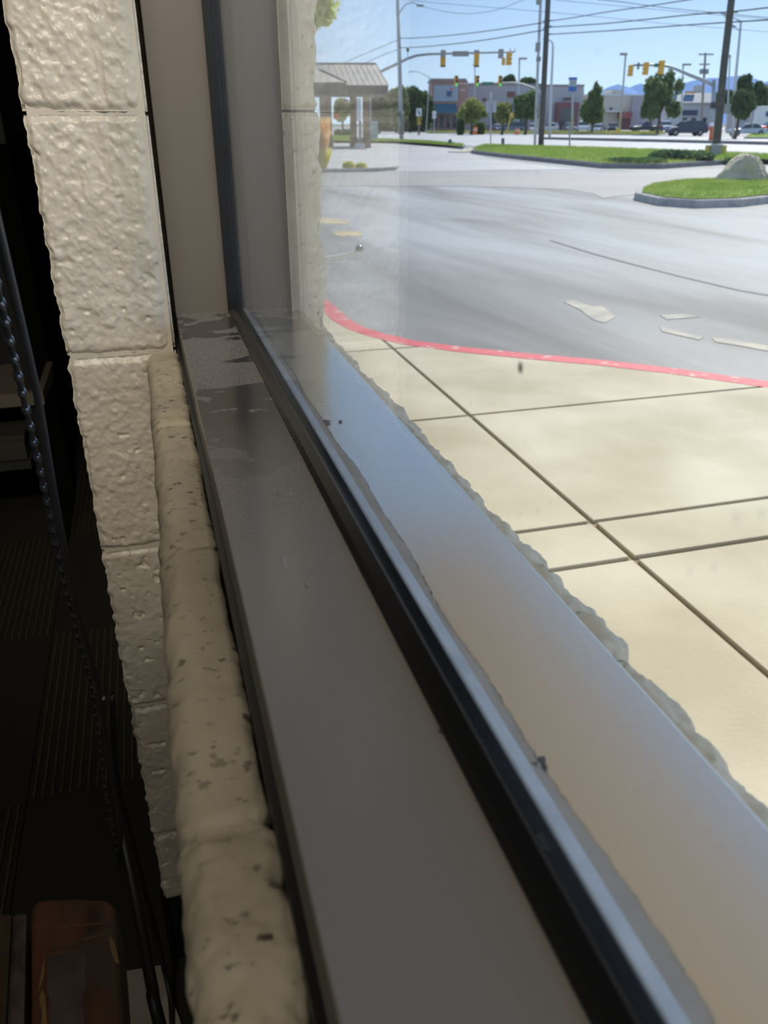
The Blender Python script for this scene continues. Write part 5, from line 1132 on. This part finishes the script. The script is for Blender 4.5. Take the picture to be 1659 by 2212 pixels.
a, c, zt_, zb_ = at(914, 242, D1), at(986, 242, D1), at(0, 224, D1)[2], at(0, 242, D1)[2]
mb = MB(True); mb.add([(a[0], D1 - 2.2, zb_), (c[0], D1 - 2.2, zb_), (c[0] - 0.2, D1 - 0.05, zt_), (a[0] + 1.4, D1 - 0.05, zt_), (a[0], D1 - 2.2, zb_ - 0.25), (c[0], D1 - 2.2, zb_ - 0.25)], [(0, 1, 2, 3), (0, 4, 5, 1)]); mb.build('awning', M_teal, st)
for u in (940, 954, 968, 982):
    w_ = facade(u - 5, u + 5, 248, 276, D1, 0.1, mat('storefront_frame', (0.16, 0.17, 0.18), 0.5), 'window', st, -0.06); facade(u - 4, u + 4, 249, 275, D1, 0.05, M_win, 'pane', w_, -0.10)
for u in (925, 990): mb = MB(True); q = at(u, 243, D1); mb.tube([(q[0], D1 - 2.1, zg(D1)), (q[0], D1 - 2.1, q[2])], 0.15, 8); mb.build('awning_post', M_teal, st)
facade(992, 1006, 192, 197, D1, 0.1, mat('pale_lettering', (0.55, 0.42, 0.38), 0.6), 'lettering_panel', st, -0.1)
D2_ = 200.0
st = thing('grey_store', 'long grey flat-roofed store stretching behind the small trees', 'building', (at(1090, 285, D2_)[0], D2_, zg(D2_)))
facade(1005, 1172, 182, 286, D2_, 20, M_gst, 'wall', st); facade(1172, 1262, 184, 286, D2_, 16, M_gst, 'wall', st, -2.0)
facade(1004, 1173, 180.5, 183.5, D2_, 20, mat('stone_cap', (0.3, 0.27, 0.25)), 'parapet', st, -0.2); facade(1171, 1263, 182.5, 186, D2_, 16, mat('stone_cap', (0.3, 0.27, 0.25)), 'parapet', st, -2.2)
facade(1096, 1113, 198, 210, D2_, 0.2, mat('maroon_sign', (0.24, 0.09, 0.08), 0.6), 'wall_sign', st, -0.25); facade(1043, 1051, 212, 218, D2_, 0.2, mat('maroon_sign', (0.2, 0.07, 0.06)), 'wall_sign', st, -0.25)
en = facade(1199, 1252, 221, 286, D2_, 2.4, mat('maroon_entry', (0.22, 0.09, 0.10), 0.75), 'entry_portal', st, -4.4); facade(1207, 1244, 234, 285, D2_, 0.1, M_win, 'entry_glass', en, -4.5)
facade(1217, 1237, 211, 215.5, D2_, 0.2, mat('maroon_sign', (0.2, 0.07, 0.06)), 'wall_sign', st, -2.25)
for u in (1066, 1100, 1130): 
    w_ = facade(u - 9, u + 9, 225, 282, D2_, 0.1, mat('storefront_frame', (0.16, 0.17, 0.18)), 'window', st, -0.1); facade(u - 8, u + 8, 227, 281, D2_, 0.05, M_win, 'pane', w_, -0.15)
facade(1014, 1052, 179, 181, D2_, 3, M_white, 'roof_unit', st, 4)
D3 = 218.0
st = thing('tan_store', 'tan flat-roofed store in the distance behind the lamp posts', 'building', (at(1350, 285, D3)[0], D3, zg(D3)))
facade(1258, 1402, 205, 286, D3, 20, M_tan, 'wall', st); facade(1320, 1346, 194, 206, D3, 8, M_tan, 'roof_block', st, 0.5); facade(1358, 1480, 209, 286, D3, 18, mat('lilac_stucco', (0.42, 0.39, 0.42), 0.85), 'wall', st, -1.0)
facade(1257, 1403, 203.5, 206.5, D3, 20, M_white, 'parapet', st, -0.2)
facade(1310, 1340, 239, 242, D3, 1.5, M_white, 'door_canopy', st, -1.6); facade(1317, 1323, 232, 237, D3, 0.1, M_win, 'window', st, -0.1)
facade(1337, 1366, 242, 256, D3, 1.8, mat('red_awning', (0.36, 0.10, 0.10), 0.7), 'awning', st, -1.9); facade(1340, 1363, 257, 284, D3, 0.2, mat('dark_red_doorway', (0.2, 0.07, 0.07), 0.7), 'doorway', st, -1.15)
facade(1245, 1262, 194, 215, D3, 8, mat('olive_stucco', (0.30, 0.25, 0.16), 0.85), 'side_wing', st, 6)
D4 = 195.0
st = thing('blue_roof_store', 'store with a slate blue mansard roof behind the right signal mast', 'building', (at(1510, 285, D4)[0], D4, zg(D4)))
facade(1462, 1560, 222, 286, D4, 14, mat('white_stucco', (0.68, 0.65, 0.65), 0.85), 'wall', st)
a, c = at(1458, 222, D4), at(1562, 222, D4); zt_ = at(0, 200, D4)[2]
mb = MB(True); mb.add([(a[0], D4 - 0.8, a[2]), (c[0], D4 - 0.8, c[2]), (c[0] - 0.6, D4 + 2.0, zt_), (a[0] + 0.9, D4 + 2.0, zt_), (c[0], D4 + 14, c[2]), (c[0] - 0.6, D4 + 12, zt_), (a[0], D4 + 14, a[2]), (a[0] + 0.9, D4 + 12, zt_)], [(0, 1, 2, 3), (1, 4, 5, 2), (6, 0, 3, 7), (3, 2, 5, 7)]); mb.build('mansard_roof', mat('slate_blue_metal', (0.13, 0.20, 0.27), 0.6), st)
facade(1467, 1508, 238, 249, D4, 0.3, mat('navy_sign', (0.06, 0.08, 0.14), 0.5), 'wall_sign', st, -0.35)
facade(1481, 1503, 197, 201.5, D4, 0.5, mat('orange_roof_sign', (0.72, 0.33, 0.16), 0.5), 'roof_sign', st, 1.2); facade(1506, 1521, 184, 203, D4, 3, M_tan, 'chimney', st, 4)
for u in (1478, 1497, 1520): w_ = facade(u - 7, u + 7, 254, 280, D4, 0.1, mat('storefront_frame', (0.16, 0.17, 0.18)), 'window', st, -0.1); facade(u - 6, u + 6, 255, 279, D4, 0.05, M_win, 'pane', w_, -0.15)
D5 = 180.0
st = thing('white_store', 'low white building with a dark roof at the right edge', 'building', (at(1660, 285, D5)[0], D5, zg(D5)))
facade(1622, 1760, 212, 287, D5, 14, mat('white_stucco', (0.5, 0.47, 0.47)), 'wall', st); facade(1619, 1764, 203, 212.5, D5, 15, mat('black_fascia', (0.04, 0.04, 0.045), 0.6), 'roof', st, -0.6)
facade(1612, 1640, 234, 238, D5, 1.6, M_white, 'door_canopy', st, -1.7); facade(1630, 1652, 218, 223, D5, 0.2, mat('navy_sign', (0.06, 0.08, 0.14)), 'wall_sign', st, -0.2)
for u in (1617, 1636, 1652): mb = MB(True); q = at(u, 238, D5); mb.box(q[0] - 0.1, q[0] + 0.1, D5 - 1.6, D5 - 1.4, zg(D5), q[2]); mb.build('canopy_post', M_tan, st)
# blue pylon sign
d = 128.0; a = at(1237, 287, d); b = thing('pylon_sign', 'tall blue and white pylon sign in front of the grey store', 'sign', (a[0], d, zg(d)))
mb = MB(True); mb.tube([(a[0], d + 0.2, zg(d)), at(1237, 180, d + 0.2)], 0.14, 8); mb.build('pole', M_galvl, b, True)
M_blue = mat('sign_blue', (0.05, 0.16, 0.50), 0.45)
backplate(1228.5, 1246.5, 167, 172.5, d, M_blue, b, 'blue_top', 0.3); mid = backplate(1229, 1246, 172.5, 186.5, d, mat('sign_pale', (0.50, 0.55, 0.60), 0.5), b, 'white_face', 0.3); backplate(1227.5, 1245, 186.5, 197.5, d, M_blue, b, 'blue_base', 0.3)
for v in (175.5, 179, 182.5):
    backplate(1232, 1243.5, v - 0.7, v + 0.7, d - 0.17, M_siggr, mid, 'text_line', 0.02)

# ------------------------------------------------------------------ cars
PROF = {
 'sedan': dict(L=4.7, body=[(0, .28), (0.02, .55), (.10, .74), (1.25, .86), (3.75, .92), (4.62, .86), (4.70, .55), (4.66, .28)], cab=[(1.15, .84), (1.95, 1.36), (2.4, 1.43), (3.2, 1.40), (4.05, .92)]),
 'suv': dict(L=4.7, body=[(0, .34), (0.03, .75), (.16, .96), (1.15, 1.05), (4.45, 1.10), (4.66, .95), (4.70, .60), (4.62, .34)], cab=[(1.0, 1.03), (1.75, 1.58), (2.3, 1.68), (3.9, 1.66), (4.35, 1.50), (4.58, 1.08)]),
 'van': dict(L=5.0, body=[(0, .30), (0.03, .65), (.20, .88), (.95, 1.05), (4.85, 1.08), (4.98, .80), (4.95, .30)], cab=[(.65, 1.0), (1.65, 1.66), (2.2, 1.75), (4.45, 1.74), (4.90, 1.06)]),
 'pickup': dict(L=5.6, body=[(0, .42), (0.03, .90), (.12, 1.08), (1.5, 1.15), (5.55, 1.15), (5.60, .60), (5.55, .42)], cab=[(1.45, 1.13), (2.1, 1.75), (2.5, 1.84), (3.5, 1.82), (3.75, 1.13)])}
def car(kind, uc, wpx, vb, paint, lab, yaw=0.0, flip=False, group=None):
    """car standing at pixel column uc; its apparent width and turn fix its scale"""
    P = PROF[kind]; L_ = P['L']; d = gnd(uc, vb)[1]; ya = math.radians(yaw)
    s = wpx * d / 1912.0 / (L_ * abs(math.cos(ya)) + 1.8 * abs(math.sin(ya))); s = max(0.88, min(1.08, s))
    cx = at(uc, vb, d)[0]; z0 = zg(d)
    t = thing('car', lab, 'car', (cx, d, z0), group); t.rotation_euler = (0, 0, ya)
    def X(p): x = p[0] - L_ / 2; return cx + (-x if flip else x) * s
    def Z(p): return z0 + p[1] * s
    hw = 0.9 * s
    mb = MB(True); n = len(P['body']); vs = []
    for side, k in ((-1, 1.0), (1, 1.0)):
        for p in P['body']: vs.append((X(p), d + side * hw * (0.94 if p[1] > .7 else 1.0), Z(p)))
    mb.add(vs, [tuple(range(n)), tuple(range(n, 2 * n))[::-1]] + [(i, n + i, n + (i + 1) % n, (i + 1) % n) for i in range(n)]); body = mb.build('body', paint, t, bevel=0.05 * s)
    mb = MB(True); cb = P['cab']; n = len(cb); vs = []
    for side in (-1, 1):
        for p in cb: vs.append((X(p), d + side * hw * (0.92 if p[1] < 1.2 else 0.74), Z(p)))
    mb.add(vs, [tuple(range(n)), tuple(range(n, 2 * n))[::-1]] + [(i, n + i, n + i + 1, i + 1) for i in range(n - 1)]); mb.build('windows', M_win, t)
    top = [p for p in cb if p[1] > 1.3]; mb = MB(True); n = len(top); vs = []
    for side in (-1, 1):
        for p in top: vs.append((X(p), d + side * hw * 0.75, Z(p) + 0.015 * s))
    vs += [(x, y, z - 0.09 * s) for x, y, z in vs]
    m2 = 2 * n; mb.add(vs, [(i, i + 1, n + i + 1, n + i) for i in range(n - 1)] + [(i, m2 + i, m2 + i + 1, i + 1) for i in range(n - 1)] + [(n + i, n + i + 1, m2 + n + i + 1, m2 + n + i) for i in range(n - 1)]); mb.build('roof', paint, t)
    for fx in (0.55 * (cb[1][0]) + 1.5,):
        mb = MB(True); xx = X((fx, 0)); mb.box(xx - 0.05 * s, xx + 0.05 * s, d - hw * 0.93, d - hw * 0.74, Z((0, cb[0][1])), Z((0, top[0][1]))); mb.build('pillar', paint, t)
    for fx in (0.17, 0.80):
        r = 0.34 * s * (1.15 if kind in ('pickup', 'suv') else 1); x = X((L_ * fx, 0))
        for sd in (-1, 1):
            mb = MB(True); mb.tube([(x, d + sd * hw * 0.80, z0 + r), (x, d + sd * hw * 1.02, z0 + r)], r, 16); wl = mb.build('wheel', M_tyre, t)
            mb = MB(True); mb.tube([(x, d + sd * hw * 1.01, z0 + r), (x, d + sd * hw * 1.04, z0 + r)], r * 0.58, 12); mb.build('hub', M_hub, wl)
    b0, b1 = P['body'][2], P['body'][-3]
    mb = MB(True); x = X((0.06, 0)); z = Z((0, P['body'][2][1] - 0.12))
    for sd in (-1, 1): mb.box(x - 0.07 * s, x + 0.07 * s, d + sd * hw * 0.8 - 0.2 * s, d + sd * hw * 0.8 + 0.2 * s, z - 0.08 * s, z + 0.08 * s)
    mb.build('headlamps', mat('lamp_clear', (0.7, 0.7, 0.7), 0.1), t)
    mb = MB(True); x = X((L_ - 0.07, 0)); z = Z((0, P['body'][-3][1] - 0.1))
    for sd in (-1, 1): mb.box(x - 0.08 * s, x + 0.08 * s, d + sd * hw * 0.85 - 0.15 * s, d + sd * hw * 0.85 + 0.15 * s, z - 0.14 * s, z + 0.14 * s)
    mb.build('tail_lamps', mat('tail_red', (0.7, 0.02, 0.02), 0.3), t)
    return t
def paint(name, c, r=0.28): return mat(name, c, r, metal=0.3, spec=0.7)
K_navy = paint('car_navy', (0.025, 0.035, 0.055)); K_sil = paint('car_silver', (0.42, 0.45, 0.50)); K_red = paint('car_red', (0.45, 0.03, 0.03)); K_blk = paint('car_black', (0.012, 0.014, 0.018)); K_wht = paint('car_white', (0.62, 0.64, 0.66)); K_gry = paint('car_grey_blue', (0.13, 0.17, 0.24)); K_mar = paint('car_maroon', (0.20, 0.05, 0.07)); K_blu = paint('car_blue', (0.10, 0.16, 0.30))
car('suv', 1481, 84, 294, K_navy, 'dark navy car driving on the street by the right signal mast')
car('sedan', 1612, 80, 293.5, K_sil, 'silver sedan on the street at the right edge')
car('pickup', 1393, 63, 286.6, K_blk, 'black pickup truck behind the verge under the big green tree', 10)
car('van', 1106, 62, 287.0, K_gry, 'grey-blue minivan parked left of the wooden utility pole')
car('suv', 1322, 34, 286.4, K_blk, 'black car parked directly left of the black pickup', 75)
car('sedan', 1291, 36, 286.7, K_sil, 'silver car with a glaring sun reflection right of the conical tree', 62)
car('suv', 1259, 34, 286.2, K_wht, 'white car parked behind the verge under the conical tree', 80)
car('suv', 1191, 38, 286.8, K_sil, 'pale silver car just right of the wooden utility pole', 66)
car('sedan', 1230, 26, 285.0, K_gry, 'small dark grey car below the maroon store entry', 88)
car('sedan', 1049, 40, 286.5, K_mar, 'maroon car parked furthest left in the row', 55)
car('sedan', 1074, 44, 285.3, K_wht, 'white car half hidden behind the grey-blue minivan', 48)
car('sedan', 1153, 28, 286.4, K_wht, 'small white car just left of the utility pole', 84)
car('suv', 1434, 26, 285.8, K_blu, 'blue car parked between the black pickup and the navy car', 88)
car('pickup', 1664, 70, 289, K_red, 'red pickup truck cut off by the right edge')
# white box van at the right edge
d = 152.0; x0, x1 = at(1637, 268, d)[0], at(1690, 268, d)[0]; t = thing('box_truck', 'white box truck with a dark round mark behind the red pickup', 'truck', (x0, d, zg(d)))
mb = MB(True); mb.box(x0, x1, d, d + 2.3, zg(d) + 0.8, at(1650, 229, d)[2]); mb.build('cargo_box', M_white, t, bevel=0.05)
mb = MB(True); mb.box(x1, x1 + 1.6, d + 0.1, d + 2.2, zg(d) + 0.5, zg(d) + 2.4); mb.build('cab', M_white, t, bevel=0.1)
mb = MB(True); q = at(1660, 246, d); mb.tube([(q[0], d - 0.03, q[2]), (q[0], d, q[2])], 0.5, 16); mb.build('round_mark', mat('mark_navy', (0.09, 0.1, 0.24)), t)
for x in (x0 + 0.8, x1 + 0.7):
    mb = MB(True); mb.tube([(x, d - 0.02, zg(d) + 0.42), (x, d + 0.3, zg(d) + 0.42)], 0.42, 14); mb.tube([(x, d + 2.0, zg(d) + 0.42), (x, d + 2.32, zg(d) + 0.42)], 0.42, 14); mb.build('wheels', M_tyre, t)

# ------------------------------------------------------------------ mountains
D6 = 5200.0
ridge = [(1130, 264), (1200, 240), (1240, 214), (1297, 197), (1315, 188), (1335, 182), (1347, 185), (1360, 189), (1372, 184), (1384, 180), (1400, 186), (1430, 193), (1460, 186), (1490, 176), (1512, 171), (1532, 168.5), (1560, 168), (1590, 163.5), (1612, 164), (1632, 170), (1650, 177), (1680, 174), (1720, 180), (1800, 196), (1950, 214), (2200, 236)]
vs = []; rnd = random.Random(5)
for u, v in ridge:
    for f_, dd in ((0, 0), (0.55, 500), (1.0, 1100), (0, 2600)):
        p = at(u, v, D6 + 1100); z = -20 + (p[2] + 20) * f_ * (1 + 0.03 * rnd.uniform(-1, 1) * (f_ == 0.55))
        vs.append((p[0], D6 + dd, z))
mb = MB(True); n = len(ridge); mb.add(vs, [(i * 4 + k, (i + 1) * 4 + k, (i + 1) * 4 + k + 1, i * 4 + k + 1) for i in range(n - 1) for k in range(3)])
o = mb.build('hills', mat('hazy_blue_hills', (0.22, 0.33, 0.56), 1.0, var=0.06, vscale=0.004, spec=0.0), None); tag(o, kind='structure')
mb = MB(True); mb.add([(-4000, 415, -2.7), (5000, 415, -2.7), (9000, 9000, -30), (-8000, 9000, -30)], [(0, 1, 2, 3)]); tag(mb.build('plain', mat('far_plain', (0.20, 0.22, 0.16), 0.95)), kind='structure')
